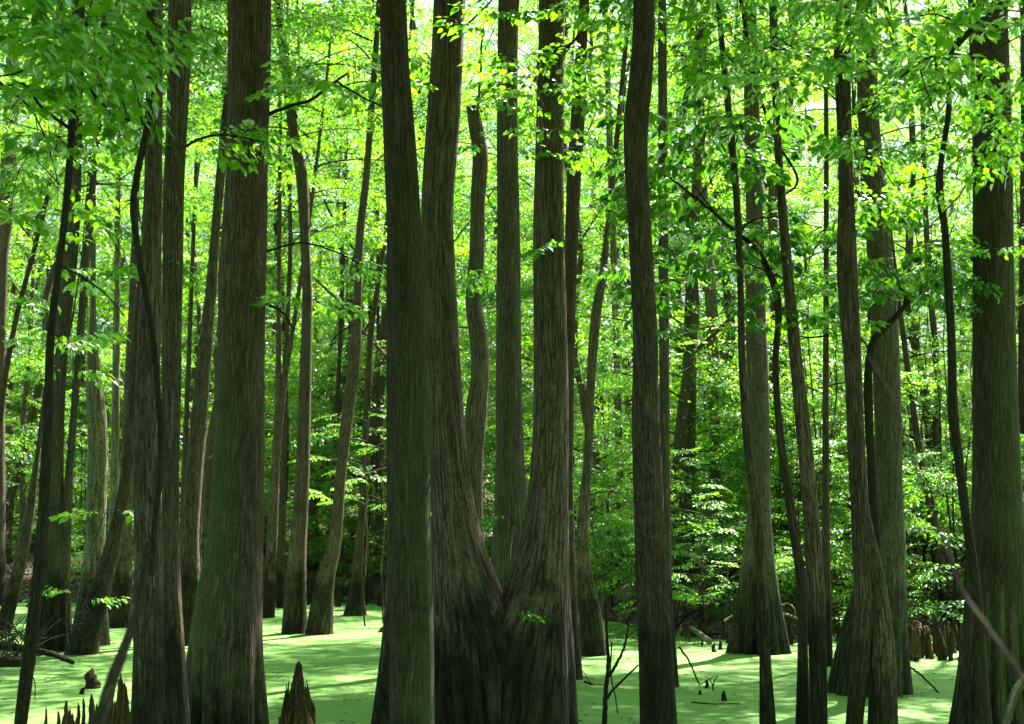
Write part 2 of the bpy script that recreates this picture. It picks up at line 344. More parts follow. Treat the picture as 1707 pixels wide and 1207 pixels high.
for px, py, Y_, r_h in [(722, 620, 11.4, .35), (722, 760, 11.4, .35), (722, 900, 11.4, .4), (722, 1050, 11.4, .4), (722, 1180, 11.4, .35), (269, 900, 9.2, .25), (270, 1050, 9.2, .25), (302, 880, 10.2, .3), (304, 1000, 10.2, .3), (308, 1120, 10.2, .3), (308, 300, 10.2, .3), (440, 1100, 13.2, .3), (512, 850, 27, .5), (512, 700, 27, .5), (600, 480, 27, .5),
    (915, 160, 12.2, .5), (915, 220, 12.2, .4), (1330, 70, 9.6, .5), (1370, 100, 9.6, .45), (395, 235, 10.4, .4), (430, 240, 10.4, .3), (165, 85, 7, .3), (620, 740, 30, 1.3), (640, 800, 31, 1.2), (1170, 890, 24.5, 1.0), (1120, 830, 26, 1.2), (1060, 800, 27, 1), (985, 1000, 22, .4), (1480, 640, 3, .25), (185, 855, 20, .6), (1500, 850, 16.5, .3), (1160, 1060, 24, .6), (1320, 1010, 25, .5), (1560, 1080, 23, .5), (945, 700, 13.2, .25), (1690, 500, 12.8, .3)]:
    HO.append((*at(px, py, Y_), r_h))
HO = np.array(HO)  # gaps cut through the foliage so sun lands on chosen spots
def shaded_ok(p, pad=.3):
    """False where a leafy spray would close one of the gaps the sun comes through"""
    v = np.asarray(p) - HO[:, :3]; t_ = v @ SD; d = np.linalg.norm(v - t_[:, None] * SD, axis=1); return not np.any((t_ > 1.2) & (d < HO[:, 3] + pad))
for k, a in enumerate([(5.5, 2.6, 18, 9, 'round'), (6.5, 2.3, 20, 8, 'tall'), (6.0, 3.0, 19, 10, 'round'), (7.0, 2.6, 22, 8, 'cone')]):
    CROWN['mid%d' % k] = crown_mesh('leafy_crown', 20 + k, a[0], a[1], a[2], a[3], a[4])
for k, a in enumerate([(2.6, 1.3, 12, 6, 'round'), (3.4, 1.5, 14, 6, 'tall'), (2.0, 1.5, 10, 7, 'cone')]):
    CROWN['low%d' % k] = crown_mesh('shrub_foliage', 60 + k, a[0], a[1], a[2], a[3], a[4], size=.75, leafmat=['leaf_shade', 'leaf', 'leaf'][k])
CROWN['lime0'] = crown_mesh('sunlit_sapling_foliage', 71, 1.8, 1.1, 8, 3, 'round', size=.6, leafmat='leaf')

# ------------------------------------------------------------------ trunks
def trunk_rings(mb, C, R, sides, lobes=0, amp=0., fh=1.6, seed=0, rough=.03, mat=0):
    n = len(C); rs = np.random.RandomState(seed); th = np.linspace(0, 2 * np.pi, sides, endpoint=False)
    thw = th + .45 * np.sin(th + rs.rand() * 6); ph = rs.rand() * 6
    lobe = (np.abs(np.sin(thw * lobes / 2 + ph)) ** .7 * 2.2 - 2.0) if lobes else np.zeros(sides)
    zz = C[:, 2]; f = amp * np.clip(1 - zz / fh, 0, 1) ** 1.3
    prof = 1 + f[:, None] * lobe[None]
    s = np.concatenate([[0], np.cumsum(np.linalg.norm(np.diff(C, axis=0), axis=1))])
    for k in range(1, 4):
        a1, a2 = rs.rand() * 6, rs.rand() * 6
        prof += rough / k * np.sin(k * th[None] + a1 + 1.2 * np.sin(s[:, None] * (.6 + k * .5) + a2)) * (1 + .6 * np.sin(s[:, None] * 1.7 * k + a1))
    r = R[:, None] * prof
    V = np.stack([C[:, 0:1] + r * np.cos(th), C[:, 1:2] + r * np.sin(th), np.repeat(C[:, 2:3], sides, 1)], -1)
    Rm = np.maximum(np.median(R), .02)
    B = np.stack([np.repeat((np.cos(th) * Rm)[None], n, 0), np.repeat((np.sin(th) * Rm)[None], n, 0), np.repeat(s[:, None], sides, 1)], -1)
    i = np.arange(n - 1)[:, None] * sides; j = np.arange(sides)[None]; k = (j + 1) % sides
    fc = np.stack([i + j, i + k, i + sides + k, i + sides + j], -1).reshape(-1, 4)[:, ::-1]
    mb.add(V.reshape(-1, 3), fc, B.reshape(-1, 3) + seed * 3.1, mat=mat)
    jj = np.arange(sides); mb.add(np.vstack([V[0], C[0]]), np.stack([jj, (jj + 1) % sides, np.full(sides, sides)], 1), mat=mat)
    mb.add(np.vstack([V[-1], C[-1]]), np.stack([jj, (jj + 1) % sides, np.full(sides, sides)], 1), mat=mat)
def traced(pts, Y, top=None, foot=.25, flare=1.25, taper=.5, wob=0., seed=0, straighten=.5):
    """pts: (x_left, x_right, row) from top to bottom in the photo; returns ring centres and radii, bottom to top"""
    A = catmull([((a + b) / 2, b - a, y) for a, b, y in pts], 5)
    C = np.array([at(c, y, Y) for c, w_, y in A]); wd = np.array([w_ for c, w_, y in A]); R = wd / 2 / F * Y / math.cos(TILT) * .99
    C, R = C[::-1], R[::-1]
    if C[0][2] > -.02:                       # carry the trunk down into the water
        dz = C[0][2] + foot; sl = (C[min(4, len(C) - 1)][:2] - C[0][:2]) / max(.1, C[min(4, len(C) - 1)][2] - C[0][2])
        k = max(2, int(dz / .15)); ex = []; er = []
        for q in range(k, 0, -1):
            u = q / k; ex.append([*(C[0][:2] - sl * dz * u * .7), C[0][2] - dz * u]); er.append(R[0] * (1 + (flare - 1) * u ** 1.2))
        C = np.vstack([ex, C]); R = np.concatenate([er, R])
    else:
        C = np.vstack([C[0] - [0, 0, foot], C]); R = np.concatenate([[R[0] * 1.04], R])
    if top and top > C[-1][2] + .5:
        sl = (C[-1][:2] - C[-6][:2]) / max(.1, C[-1][2] - C[-6][2]); sl = np.clip(sl, -.16, .16); L_ = top - C[-1][2]; k = max(3, int(L_ / .5))
        ex = []; er = []
        for q in range(1, k + 1):
            u = q / k; ex.append([*(C[-1][:2] + sl * L_ * (u - straighten * u * u * .5)), C[-1][2] + L_ * u]); er.append(R[-1] * (1 - (1 - taper) * u))
        C = np.vstack([C, ex]); R = np.concatenate([R, er])
    if wob: C[:, 0] += wob * vnoise(C[:, 2] * 1.5, seed); C[:, 1] += wob * vnoise(C[:, 2] * 1.3, seed + 5)
    # even ring spacing
    s = np.concatenate([[0], np.cumsum(np.linalg.norm(np.diff(C, axis=0), axis=1))]); m_ = max(8, int(s[-1] / .11)); u = np.linspace(0, s[-1], m_)
    return np.stack([np.interp(u, s, C[:, c]) for c in range(3)], 1), np.interp(u, s, R)

TREES = {}
CSPEC = {'mid0': (5.5, 2.6, 17, 9, 'round'), 'mid1': (6.5, 2.3, 18, 8, 'tall'), 'mid2': (6.0, 3.0, 17, 10, 'round'), 'mid3': (7.0, 2.6, 18, 8, 'cone'), 'top0': (5.0, 3.4, 16, 11, 'round'), 'top1': (6.0, 3.2, 18, 11, 'round'), 'top2': (5.5, 3.8, 16, 12, 'tall')}
def tree(key, name, label, cat, stems, Y=None, mat='bark', sides=40, top=15, crown=None, cscale=1., czrot=0., cz=None, group=None, lobes=0, amp=0., fh=1.6, rough=.03, foot=.25, flare=1.25, taper=.5, wob=0., barkname='trunk', caxis=0, seed=None):
    """a tree: one or more traced stems plus a crown that stands on the first"""
    if not isinstance(stems[0], list): stems = [stems]
    if Y is None: Y = ground_depth(stems[0][-1][2])
    seed = seed if seed is not None else len(TREES) * 7 + 3
    data = [traced(s, Y if not isinstance(Y, list) else Y[i], top, foot, flare, taper, wob, seed) for i, s in enumerate(stems)]
    C0 = data[0][0]; base = np.array([C0[0][0], C0[0][1], 0.0])
    r = empty(name, base, label, cat, group)
    for i, (C, R) in enumerate(data):
        mb = MB(); trunk_rings(mb, C, R, sides, lobes, amp, fh, seed + i, rough); link(barkname, mb.mesh(barkname, [M[mat]], origin=base), r)
    if crown:
        k = np.argmin(abs(C0[:, 2] - cz)); ap = np.array([C0[k][0], C0[k][1], cz]); a = CSPEC[crown]
        me = crown_mesh('crown', 1000 + seed, a[0] * cscale, a[1] * cscale, a[2], a[3], a[4], size=1.15 if crown[0] == 't' else 1.0, at_=ap)
        c = link('crown', me, r); c.location = ap - base
    TREES[key] = (r, base, data); return r

# --- the trees of the foreground, traced
tree('A', 'swamp_tree', 'slim dark trunk at the left with a darker vine winding down its face', 'tree', [(241, 270, -10), (243, 271, 100), (241, 271, 250), (236, 269, 400), (229, 268, 550), (225, 266, 700), (223, 268, 850), (222, 270, 1000), (219, 270, 1207)], 9.2, 'bark', top=12, crown='top0', cz=8.2, wob=.008)
tree('B', 'swamp_tree', 'slim trunk just right of the vine-wrapped one, its right edge catching sun', 'tree', [(280, 319, -10), (277, 317, 100), (276, 312, 200), (272, 308, 350), (270, 304, 500), (269, 302, 650), (270, 298, 800), (271, 302, 950), (270, 308, 1100), (268, 316, 1207)], 10.2, 'bark', top=13, crown='top1', cz=8.8, flare=1.5, wob=.006)
tree('C', 'swamp_tree', 'thickest left-hand trunk with green algae on its flank and a fluted foot', 'tree', [(377, 453, -10), (378, 452, 100), (378, 448, 250), (370, 446, 360), (364, 445, 450), (362, 441, 600), (358, 441, 700), (353, 440, 800), (345, 438, 900), (330, 437, 980), (315, 437, 1070), (304, 440, 1160), (299, 443, 1207)], 13.2, 'bark_algae', sides=96, top=18, crown='top2', cz=11, lobes=9, amp=.24, fh=1.1, flare=1.05)
tree('D', 'swamp_tree', 'smooth upright trunk with green algae sheen and thin sunlit right edge', 'tree', [(631, 678, -10), (633, 682, 100), (636, 690, 200), (642, 699, 320), (648, 706, 420), (650, 711, 550), (650, 714, 700), (650, 718, 850), (650, 722, 1000), (650, 722, 1100), (648, 722, 1207)], 11.4, 'bark_algae_right', sides=72, top=15, crown='top0', cz=9.4, rough=.032)
tree('D2', 'swamp_tree', 'brown trunk almost hidden behind the algae-green one, its foot curving out left', 'tree', [(648, 662, 250), (645, 664, 400), (644, 668, 600), (645, 676, 800), (646, 690, 950), (636, 700, 1080), (620, 705, 1207)], 13.9, 'bark_dark', top=14, crown='mid1', cz=10)
tree('E', 'twin_trunk_tree', 'great twin-stemmed tree rising in a V from one dark swollen base', 'tree',
     [[(722, 778, -10), (718, 774, 80), (710, 768, 200), (702, 757, 350), (704, 760, 450), (709, 765, 560), (712, 771, 650), (716, 785, 800), (721, 806, 900), (723, 845, 1000), (721, 885, 1090), (718, 905, 1207)],
      [(897, 943, -10), (896, 942, 80), (893, 941, 200), (889, 942, 400), (889, 946, 550), (888, 949, 700), (881, 949, 820), (866, 950, 910), (836, 951, 1000), (798, 955, 1090), (775, 961, 1207)]], 13.2, 'bark_coarse', sides=120, top=18, crown='top1', cz=11, lobes=13, amp=.10, fh=1.7, flare=1.15, rough=.022)
tree('F', 'swamp_tree', 'straight ridged trunk standing behind the V of the twin-stemmed tree', 'tree', [(830, 866, -10), (828, 863, 100), (827, 864, 250), (828, 867, 400), (826, 869, 600), (825, 873, 750), (823, 880, 850), (818, 885, 950), (810, 890, 1060)], 17.5, 'bark_grey', sides=56, top=20, crown='top2', cz=13)
tree('G', 'broken_snag', 'crooked dead trunk with a snapped top seen left of the V', 'tree', [(776, 797, 178), (780, 806, 215), (786, 813, 260), (784, 809, 330), (782, 808, 420), (776, 804, 500), (781, 812, 560), (784, 815, 620), (775, 811, 680), (772, 805, 760), (775, 804, 850), (780, 810, 950), (778, 815, 1060)], 20.5, 'bark_coarse', sides=40, top=None, rough=.06)
tree('H', 'swamp_tree', 'dark bent trunk right of centre, kinked near its top', 'tree', [(1056, 1092, -10), (1053, 1091, 70), (1047, 1088, 140), (1040, 1083, 200), (1041, 1081, 270), (1046, 1086, 360), (1051, 1092, 470), (1055, 1097, 560), (1053, 1100, 700), (1056, 1105, 800), (1060, 1112, 950), (1064, 1119, 1060), (1066, 1124, 1140), (1067, 1129, 1207)], 11.2, 'bark_fine', sides=64, top=14, crown='top1', cz=9.0, flare=1.25, rough=.03)
tree('I', 'swamp_tree', 'thin curving trunk right of the bent one, dark at its foot', 'tree', [(1192, 1201, -10), (1199, 1209, 80), (1210, 1222, 200), (1222, 1234, 330), (1229, 1240, 480), (1231, 1243, 600), (1239, 1254, 740), (1254, 1271, 870), (1263, 1281, 1000), (1266, 1285, 1100), (1266, 1293, 1207)], 12.2, 'bark_dark', sides=28, top=13, crown='mid0', cz=8.8, cscale=.8)
tree('J', 'swamp_tree', 'leaning slim trunk, middle one of three beside the big flared tree', 'tree', [(1281, 1295, -10), (1284, 1298, 100), (1290, 1303, 240), (1300, 1317, 400), (1311, 1331, 540), (1326, 1350, 700), (1338, 1364, 850), (1345, 1375, 1000), (1349, 1378, 1120), (1350, 1379, 1207)], 12.4, 'bark', sides=36, top=14, crown='mid1', cz=9.4, cscale=.9)
tree('K', 'sinuous_tree', 'wavy thin dark stem with a bough reaching up left, left of the leaning trunk', 'tree', [(1254, 1264, 410), (1270, 1282, 440), (1285, 1299, 480), (1292, 1304, 530), (1287, 1298, 600), (1291, 1303, 690), (1301, 1316, 790), (1316, 1332, 890), (1326, 1343, 960), (1330, 1346, 1050), (1326, 1350, 1207)], 12.8, 'bark_dark', sides=24, top=None, flare=1.4)
tree('L', 'swamp_tree', 'dark trunk in front of the flared tree, splitting into two feet', 'tree',
     [[(1400, 1419, -10), (1396, 1418, 130), (1399, 1423, 300), (1395, 1420, 430), (1399, 1428, 510), (1408, 1437, 620), (1413, 1441, 740), (1420, 1449, 850), (1433, 1468, 930), (1447, 1484, 1020), (1451, 1492, 1100), (1450, 1495, 1207)],
      [(1418, 1446, 800), (1421, 1452, 900), (1424, 1458, 1000), (1418, 1448, 1110), (1410, 1438, 1207)]], 10.4, 'bark_dark', sides=40, top=12, crown='mid2', cz=8.6, cscale=.8, rough=.04)
tree('M', 'swamp_tree', 'tall grey trunk with wide flared dark foot at the right', 'tree', [(1428, 1462, -10), (1428, 1463, 130), (1431, 1468, 230), (1441, 1480, 340), (1449, 1493, 470), (1453, 1498, 560), (1458, 1503, 700), (1459, 1504, 820), (1446, 1507, 900), (1424, 1508, 980), (1402, 1511, 1060), (1381, 1518, 1155)], None, 'bark_grey', sides=72, top=19, crown='top0', cz=11.5, lobes=8, amp=.12, fh=1.2)
tree('N', 'crooked_tree', 'black crooked stem hugging the flared tree then bending out right', 'tree', [(1440, 1455, 640), (1441, 1456, 700), (1446, 1460, 780), (1448, 1464, 860), (1452, 1472, 950), (1450, 1478, 1080), (1446, 1480, 1207)], 12.9, 'bark_thin', sides=24, top=None)
tree('O', 'sinuous_tree', 'thin dark wavy sapling stem just left of the rightmost big trunk', 'tree', [(1585, 1597, 70), (1579, 1588, 110), (1574, 1584, 190), (1563, 1573, 270), (1559, 1573, 320), (1568, 1580, 380), (1572, 1586, 460), (1578, 1592, 560), (1582, 1598, 660), (1592, 1608, 770), (1603, 1618, 870), (1613, 1629, 940), (1622, 1640, 1040), (1630, 1652, 1207)], 9.6, 'bark_thin', sides=24, top=None, wob=.01)
tree('P', 'swamp_tree', 'rightmost thick trunk with deeply fluted buttressed base', 'tree', [(1612, 1678, -10), (1617, 1682, 120), (1621, 1687, 250), (1622, 1690, 450), (1622, 1694, 620), (1622, 1698, 750), (1621, 1703, 850), (1616, 1712, 950), (1608, 1722, 1040), (1598, 1735, 1130), (1588, 1748, 1207)], 12.8, 'bark_algae_right', sides=120, top=18, crown='top2', cz=11, lobes=11, amp=.26, fh=1.7, rough=.015)
tree('Q', 'sapling', 'slender dark sapling leaning right at the far left under near leaves', 'sapling', [(126, 136, 105), (121, 131, 160), (114, 125, 240), (105, 117, 330), (91, 103, 450), (77, 91, 570), (73, 89, 680), (66, 84, 800), (58, 78, 900), (47, 68, 1000), (36, 58, 1100), (24, 45, 1207)], 8.4, 'bark_thin', sides=28, top=None, wob=.008)

# --- trees standing in the water further back
mg = 'trees standing in the duckweed behind the front row'
tree('a', 'swamp_tree', 'leaning trunk in a dark wide foot, left one of the pair in open duckweed', 'tree', [(484, 502, 245), (493, 514, 300), (500, 517, 400), (504, 521, 500), (498, 519, 650), (493, 516, 780), (484, 512, 900), (475, 511, 980), (469, 512, 1056)], None, 'bark', top=16, crown='mid0', cz=9.6, group=mg)
tree('b', 'swamp_tree', 'bowed trunk in a dark wide foot, right one of the pair in open duckweed', 'tree', [(613, 624, 190), (604, 616, 300), (592, 606, 400), (589, 603, 500), (580, 601, 600), (568, 588, 700), (559, 577, 790), (547, 569, 900), (525, 557, 970), (509, 554, 1057)], None, 'bark', top=18, crown='mid1', cz=10.5, group=mg)
tree('c', 'swamp_tree', 'forking slim trunk with mossy right edge beside the thick left-hand trunk', 'tree', [[(484, 492, 550), (468, 479, 640), (456, 468, 750), (447, 460, 850), (442, 455, 950), (434, 453, 1030)], [(460, 469, 560), (458, 470, 660), (452, 466, 780)]], None, 'bark', top=15, crown='mid2', cz=9, group=mg)
tree('d', 'swamp_tree', 'small trunk with spreading foot at the far bank behind the pair', 'tree', [(625, 634, 480), (612, 623, 560), (606, 618, 680), (601, 613, 800), (593, 607, 900), (584, 606, 980), (572, 612, 1026)], None, 'bark_dark', top=18, crown='mid3', cz=11, group=mg)
tree('e', 'swamp_tree', 'mossy leaning trunk with sharply flared foot right of the V tree', 'tree', [(1008, 1018, 380), (999, 1012, 450), (984, 1002, 530), (977, 992, 640), (973, 988, 750), (963, 982, 860), (961, 985, 940), (965, 1000, 1010), (966, 1013, 1092)], None, 'bark', top=17, crown='mid0', cz=10.5, group=mg)
tree('f', 'swamp_tree', 'broad grey trunk on a rooty flared foot at the bank right of centre', 'tree', [(1238, 1262, 60), (1240, 1266, 180), (1243, 1272, 380), (1243, 1278, 560), (1248, 1282, 700), (1252, 1283, 800), (1240, 1288, 900), (1228, 1298, 990), (1212, 1318, 1088)], None, 'bark_grey', sides=56, top=20, crown='top1', cz=12.5, lobes=9, amp=.2, fh=1.6, group=mg)
tree('g', 'swamp_tree', 'pale speckled bottle-shaped trunk among the left-hand cluster', 'tree', [(150, 160, 520), (146, 164, 590), (144, 172, 650), (147, 180, 730), (146, 178, 830), (141, 175, 920), (130, 178, 1000), (116, 182, 1075)], None, 'bark_pale', sides=44, top=13, crown='mid1', cz=8.5, group=mg)
tree('h', 'swamp_tree', 'strongly leaning trunk with a squat foot in the left-hand cluster', 'tree', [(222, 236, 560), (212, 228, 680), (200, 220, 800), (178, 203, 900), (152, 186, 980), (120, 168, 1060), (108, 164, 1090)], None, 'bark_dark', sides=44, top=15, crown='mid2', cz=9.5, group=mg)
tree('i', 'swamp_tree', 'dark swollen multi-ridged base behind the leaning sapling at far left', 'tree', [[(114, 138, 180), (110, 135, 320), (101, 127, 450), (92, 115, 560), (86, 108, 680), (80, 106, 800), (76, 108, 900), (64, 116, 990), (54, 120, 1085)], [(128, 140, 560), (118, 130, 680), (108, 122, 800), (98, 118, 920), (84, 116, 1040)]], None, 'bark_grey', sides=48, top=17, crown='mid3', cz=10, lobes=8, amp=.2, group=mg)
tree('j', 'swamp_tree', 'upright trunk on a black boxy foot behind the vine-wrapped pair', 'tree', [(214, 226, 520), (207, 224, 640), (202, 222, 760), (196, 220, 880), (188, 220, 970), (180, 222, 1046)], None, 'bark', top=17, crown='mid0', cz=10.5, group=mg)
tree('k', 'swamp_tree', 'slanting forked trunk seen between the slim pair and the thick left-hand trunk', 'tree', [(360, 376, 290), (350, 366, 400), (340, 360, 500), (328, 352, 600), (318, 345, 700), (308, 338, 800), (302, 332, 900), (298, 336, 1000), (292, 340, 1075)], None, 'bark', sides=44, top=18, crown='mid2', cz=10.5, group=mg)
tree('l', 'swamp_tree', 'dark slender trunk close behind the slanting forked one', 'tree', [(345, 352, 560), (336, 346, 680), (328, 340, 800), (320, 336, 900), (318, 340, 1035)], None, 'bark_dark', top=18, crown='mid1', cz=11.5, group=mg)
tree('m', 'swamp_tree', 'far-left leaning trunk crossing down to the frame edge', 'tree', [(58, 66, 760), (42, 58, 850), (20, 42, 950), (0, 26, 1020), (-12, 18, 1050)], None, 'bark_dark', top=14, crown='mid3', cz=9, group=mg)
tree('n', 'swamp_tree', 'brown trunk at the left edge of the photo half hidden by leaves', 'tree', [(5, 30, 200), (0, 26, 330), (-4, 14, 430), (-8, 10, 560), (-14, 8, 760), (-24, 10, 1010)], None, 'bark', top=20, crown='mid2', cz=12, group=mg)
tree('o', 'swamp_tree', 'slim trunk just behind the bent dark trunk, its foot showing to the right', 'tree', [(1097, 1114, 280), (1098, 1115, 450), (1099, 1116, 620), (1098, 1117, 800), (1098, 1120, 980), (1094, 1132, 1144)], None, 'bark_grey', top=15, crown='mid0', cz=9, group=mg)
tree('p', 'swamp_tree', 'brown trunk wearing a dark foot behind the right side of the V tree', 'tree', [(962, 980, 60), (952, 976, 180), (944, 968, 320), (940, 962, 460), (935, 958, 620), (930, 955, 800), (925, 960, 960), (915, 972, 1132)], None, 'bark_dark', sides=44, top=17, crown='mid3', cz=9.6, group=mg)
tree('q', 'swamp_tree', 'thin trunk with a dark foot showing between the leaning trunk and flared tree', 'tree', [(1372, 1382, 560), (1371, 1382, 700), (1370, 1383, 850), (1369, 1385, 980), (1366, 1388, 1110)], None, 'bark_dark', top=13, crown='mid1', cz=9, group=mg, sides=24)

# --- trunks on the far bank, traced, a plain tree each
bgp = 'trunks on the far bank'
def bank_depth(x_px, Y): return Y
BANK = [
 ('straight pinkish trunk in full sun left of the vine-wrapped one', [(190, 200, 470), (187, 200, 620), (184, 198, 760), (178, 196, 960)], 34, 'bark_pale'),
 ('thin trunk leaning right above the left edge cluster', [(28, 36, 280), (40, 48, 400)][::-1] and [(72, 80, 340), (52, 60, 420), (25, 34, 520), (5, 15, 620), (-12, 0, 740)], 30, 'bark_dark'),
 ('pencil-thin trunk with a knot between the pair and the green-edged trunk', [(568, 575, 440), (564, 571, 560), (558, 566, 680), (552, 561, 800), (549, 558, 960)], 42, 'bark_dark'),
 ('slender straight trunk between mossy leaning tree and bent dark trunk', [(1012, 1024, 280), (1017, 1029, 420), (1021, 1033, 560), (1024, 1037, 700), (1027, 1039, 830), (1028, 1042, 1000)], 33, 'bark_pale'),
 ('ridged mid-size trunk right of the bent dark trunk', [(1151, 1168, 340), (1143, 1163, 460), (1138, 1161, 600), (1136, 1160, 740), (1132, 1160, 860), (1128, 1162, 1000)], 30, 'bark_grey'),
 ('reddish trunk leaning left before a bright gap of sky', [(1163, 1180, 310), (1168, 1186, 400), (1176, 1197, 520), (1182, 1200, 660), (1184, 1202, 800), (1184, 1206, 980)], 31, 'bark_pale'),
 ('straight thin trunk glimpsed left of the green-edged trunk', [(627, 634, 660), (626, 636, 800), (624, 638, 1000)], 42, 'bark_dark'),
 ('thin leaning trunk with stubs right of the flared tree', [(1512, 1522, 640), (1525, 1537, 740), (1545, 1560, 850), (1562, 1578, 960)], 28, 'bark_dark'),
 ('slim dark trunk at the right edge beyond the rightmost big trunk', [(1700, 1716, 380), (1698, 1716, 560), (1696, 1716, 760), (1694, 1718, 960)], 30, 'bark_dark'),
 ('thin trunk behind the left-hand cluster with no leaves low down', [(122, 131, 640), (112, 122, 780), (104, 116, 960)], 36, 'bark_dark'),
 ('slim trunk rising through bright leaves above the paired trunks', [(478, 486, 300), (480, 488, 420), (474, 482, 560), (468, 478, 760), (462, 474, 960)], 38, 'bark_dark'),
 ('lean trunk seen in the gap left of the thick left-hand trunk', [(312, 320, 560), (306, 315, 700), (300, 310, 860), (296, 308, 980)], 38, 'bark_dark'),
]
for k, (lab, pts, Y, mt) in enumerate(BANK):
    bz = float(terrain_z(at(pts[-1][0], 900, Y)[0], Y))
    tree('bk%d' % k, 'bank_tree', lab, 'tree', pts, Y, mt, sides=20, top=15 + (k * 37 % 6), crown='mid%d' % (k % 4), cz=9 + (k * 13 % 5), group=bgp)

# ------------------------------------------------------------------ boughs and near leaf sprays (parts of their trees)
def limb(mb, pts, Y, w0, w1, sides=8, sub=6, mat=0, dY=0.):
    Ys = np.linspace(Y, Y + dY, len(pts)) if not isinstance(Y, (list, tuple)) else Y
    P = np.array([at(x, y, q) for (x, y), q in zip(pts, Ys)]); P = catmull(P, sub); Ym = float(np.mean(Ys))
    P[1:-1] += RS.normal(0, .0016 * Ym / 10, P[1:-1].shape)
    tube(mb, P, np.linspace(w0, w1, len(P)) / 2 / F * Ym, sides, mat); return P
BP = {}
SPN = [spray(np.random.RandomState(200 + i), 1.0, 12, .19, droop=.2, flat=.5, hang=.5) for i in range(6)]     # big-leaved sprays
SPH = [spray(np.random.RandomState(230 + i), 1.0, 12, .21, droop=.35, flat=.6, hang=.7) for i in range(4)]
def near_leaves(key, spots, mat='leaf_near', name='leafy_bough', size=.45, anchors=None, seed=0, hang=False, wood=None, tint=None):
    """spots: (px, py, Y, azimuth in degrees (0 = right, 90 = away)); sprays on thin shoots that start from the anchors"""
    r, base, data = TREES[key]; rs = np.random.RandomState(500 + seed); mb = MB(); S_ = SPH if hang else SPN
    wood = [C[::3] for C, R in data] + BP.get(key, []); wood = np.vstack(wood)
    for k, s in enumerate(spots):
        px, py, Y, az = s[:4]; sc_ = (s[4] if len(s) > 4 else size) * rs.uniform(.85, 1.15); p = at(px, py, Y)
        if True:
            a = wood[np.argmin(np.linalg.norm(wood - p + np.array([0, 0, .15]), axis=1))]; mid = (a + p) / 2 + np.array([0, 0, .05 * np.linalg.norm(a - p)]) + rs.normal(0, .03, 3)
            L_ = catmull([a, mid, p], 5); tube(mb, L_, np.linspace(.003 + .003 * np.linalg.norm(a - p), .002, len(L_)), 5, 1); wood = np.vstack([wood, L_[4:]])
        put_spray(mb, S_[rs.randint(len(S_))], p, math.radians(az), rs.normal(.02, .15), rs.normal(0, .25), sc_, T_NEAR, rs=rs, twigs=2, tint=rs.uniform(.3, .7) if tint is None else tint)
    return link(name, mb.mesh(name, [M[mat], M['twig']], smooth=[1], origin=base), r)
def bough(key, specs, name='branch', mat='bark_thin'):
    r, base, _ = TREES[key]
    for pts, Y, w0, w1 in specs:
        mb = MB(); BP.setdefault(key, []).append(limb(mb, pts, Y, w0, w1)); link(name, mb.mesh(name, [M[mat]], origin=base), r)
def scatter(rs, box, Yr, n, az=None, size=None):
    o = []
    for _ in range(n):
        a = rs.uniform(0, 360) if az is None else rs.uniform(*az)
        t_ = (rs.uniform(box[0], box[2]), rs.uniform(box[1], box[3]), rs.uniform(*Yr), a); o.append(t_ + ((rs.uniform(*size),) if size else ()))
    return o
r_ = np.random.RandomState(3)
# sapling at far left
bough('Q', [([(130, 112), (150, 150), (190, 190), (238, 208)], 8.4, 7, 3), ([(118, 215), (70, 180), (38, 140), (-10, 152)], 8.4, 7, 3), ([(128, 108), (90, 100), (40, 118), (-10, 130)], 8.4, 6, 3),
            ([(131, 110), (140, 60), (150, 20), (160, -20)], 8.4, 8, 5), ([(126, 112), (96, 60), (60, 20), (40, -20)], 8.4, 7, 4), ([(96, 440), (150, 470), (185, 500), (210, 530)], 8.4, 4, 2)])
near_leaves('Q', scatter(r_, (-40, -60, 245, 120), (6.2, 8.6), 30, size=(.4, .6)) + scatter(r_, (-30, 120, 200, 230), (7.5, 10), 11, size=(.36, .5)), anchors=[(130, 110, 8.4), (140, 60, 8.4), (38, 140, 8.4), (190, 190, 8.4), (90, 60, 8.4)], seed=1)
near_leaves('Q', scatter(r_, (-30, 150, 230, 420), (10, 13), 12, size=(.35, .5)), anchors=[(110, 300, 8.4), (120, 215, 8.4)], mat='leaf', seed=2)
near_leaves('i', scatter(r_, (80, 160, 150, 620), (16, 20), 22, size=(.5, .8)), mat='leaf', seed=33)
near_leaves('Q', [(150, 90, 7.0, 10, .34), (175, 75, 7.1, 350, .3)], anchors=[(131, 60, 8.4)], mat='leaf_lit', seed=3, tint=.4)
# spray reaching across the thick left trunk
bough('B', [([(303, 250), (330, 232), (380, 225), (440, 238)], 10.2, 6, 3)])
near_leaves('B', [(320, 235, 10.2, 20, .4), (350, 228, 10.3, 350, .42), (385, 226, 10.6, 5, .42), (395, 232, 10.2, 330, .4), (415, 235, 10.4, 30, .35), (300, 245, 10.2, 210, .35)], seed=4, tint=.75, anchors=[(340, 230, 10.2), (400, 230, 10.2)])
bough('C', [([(448, 190), (480, 178), (520, 165), (560, 135), (580, 122)], 13.2, 7, 4), ([(560, 135), (600, 160), (640, 178), (680, 190)], 13.2, 4, 2), ([(442, 420), (500, 405), (560, 420), (600, 440)], 13.2, 4, 2), ([(440, 505), (470, 520), (490, 550)], 13.2, 5, 3)])
near_leaves('C', scatter(r_, (450, 90, 700, 190), (12, 15), 13, size=(.4, .6)) + scatter(r_, (450, 410, 600, 520), (12.5, 15), 6, size=(.3, .5)), mat='leaf', anchors=[(520, 165, 13.2), (580, 122, 13.2), (470, 410, 13.2)], seed=5)
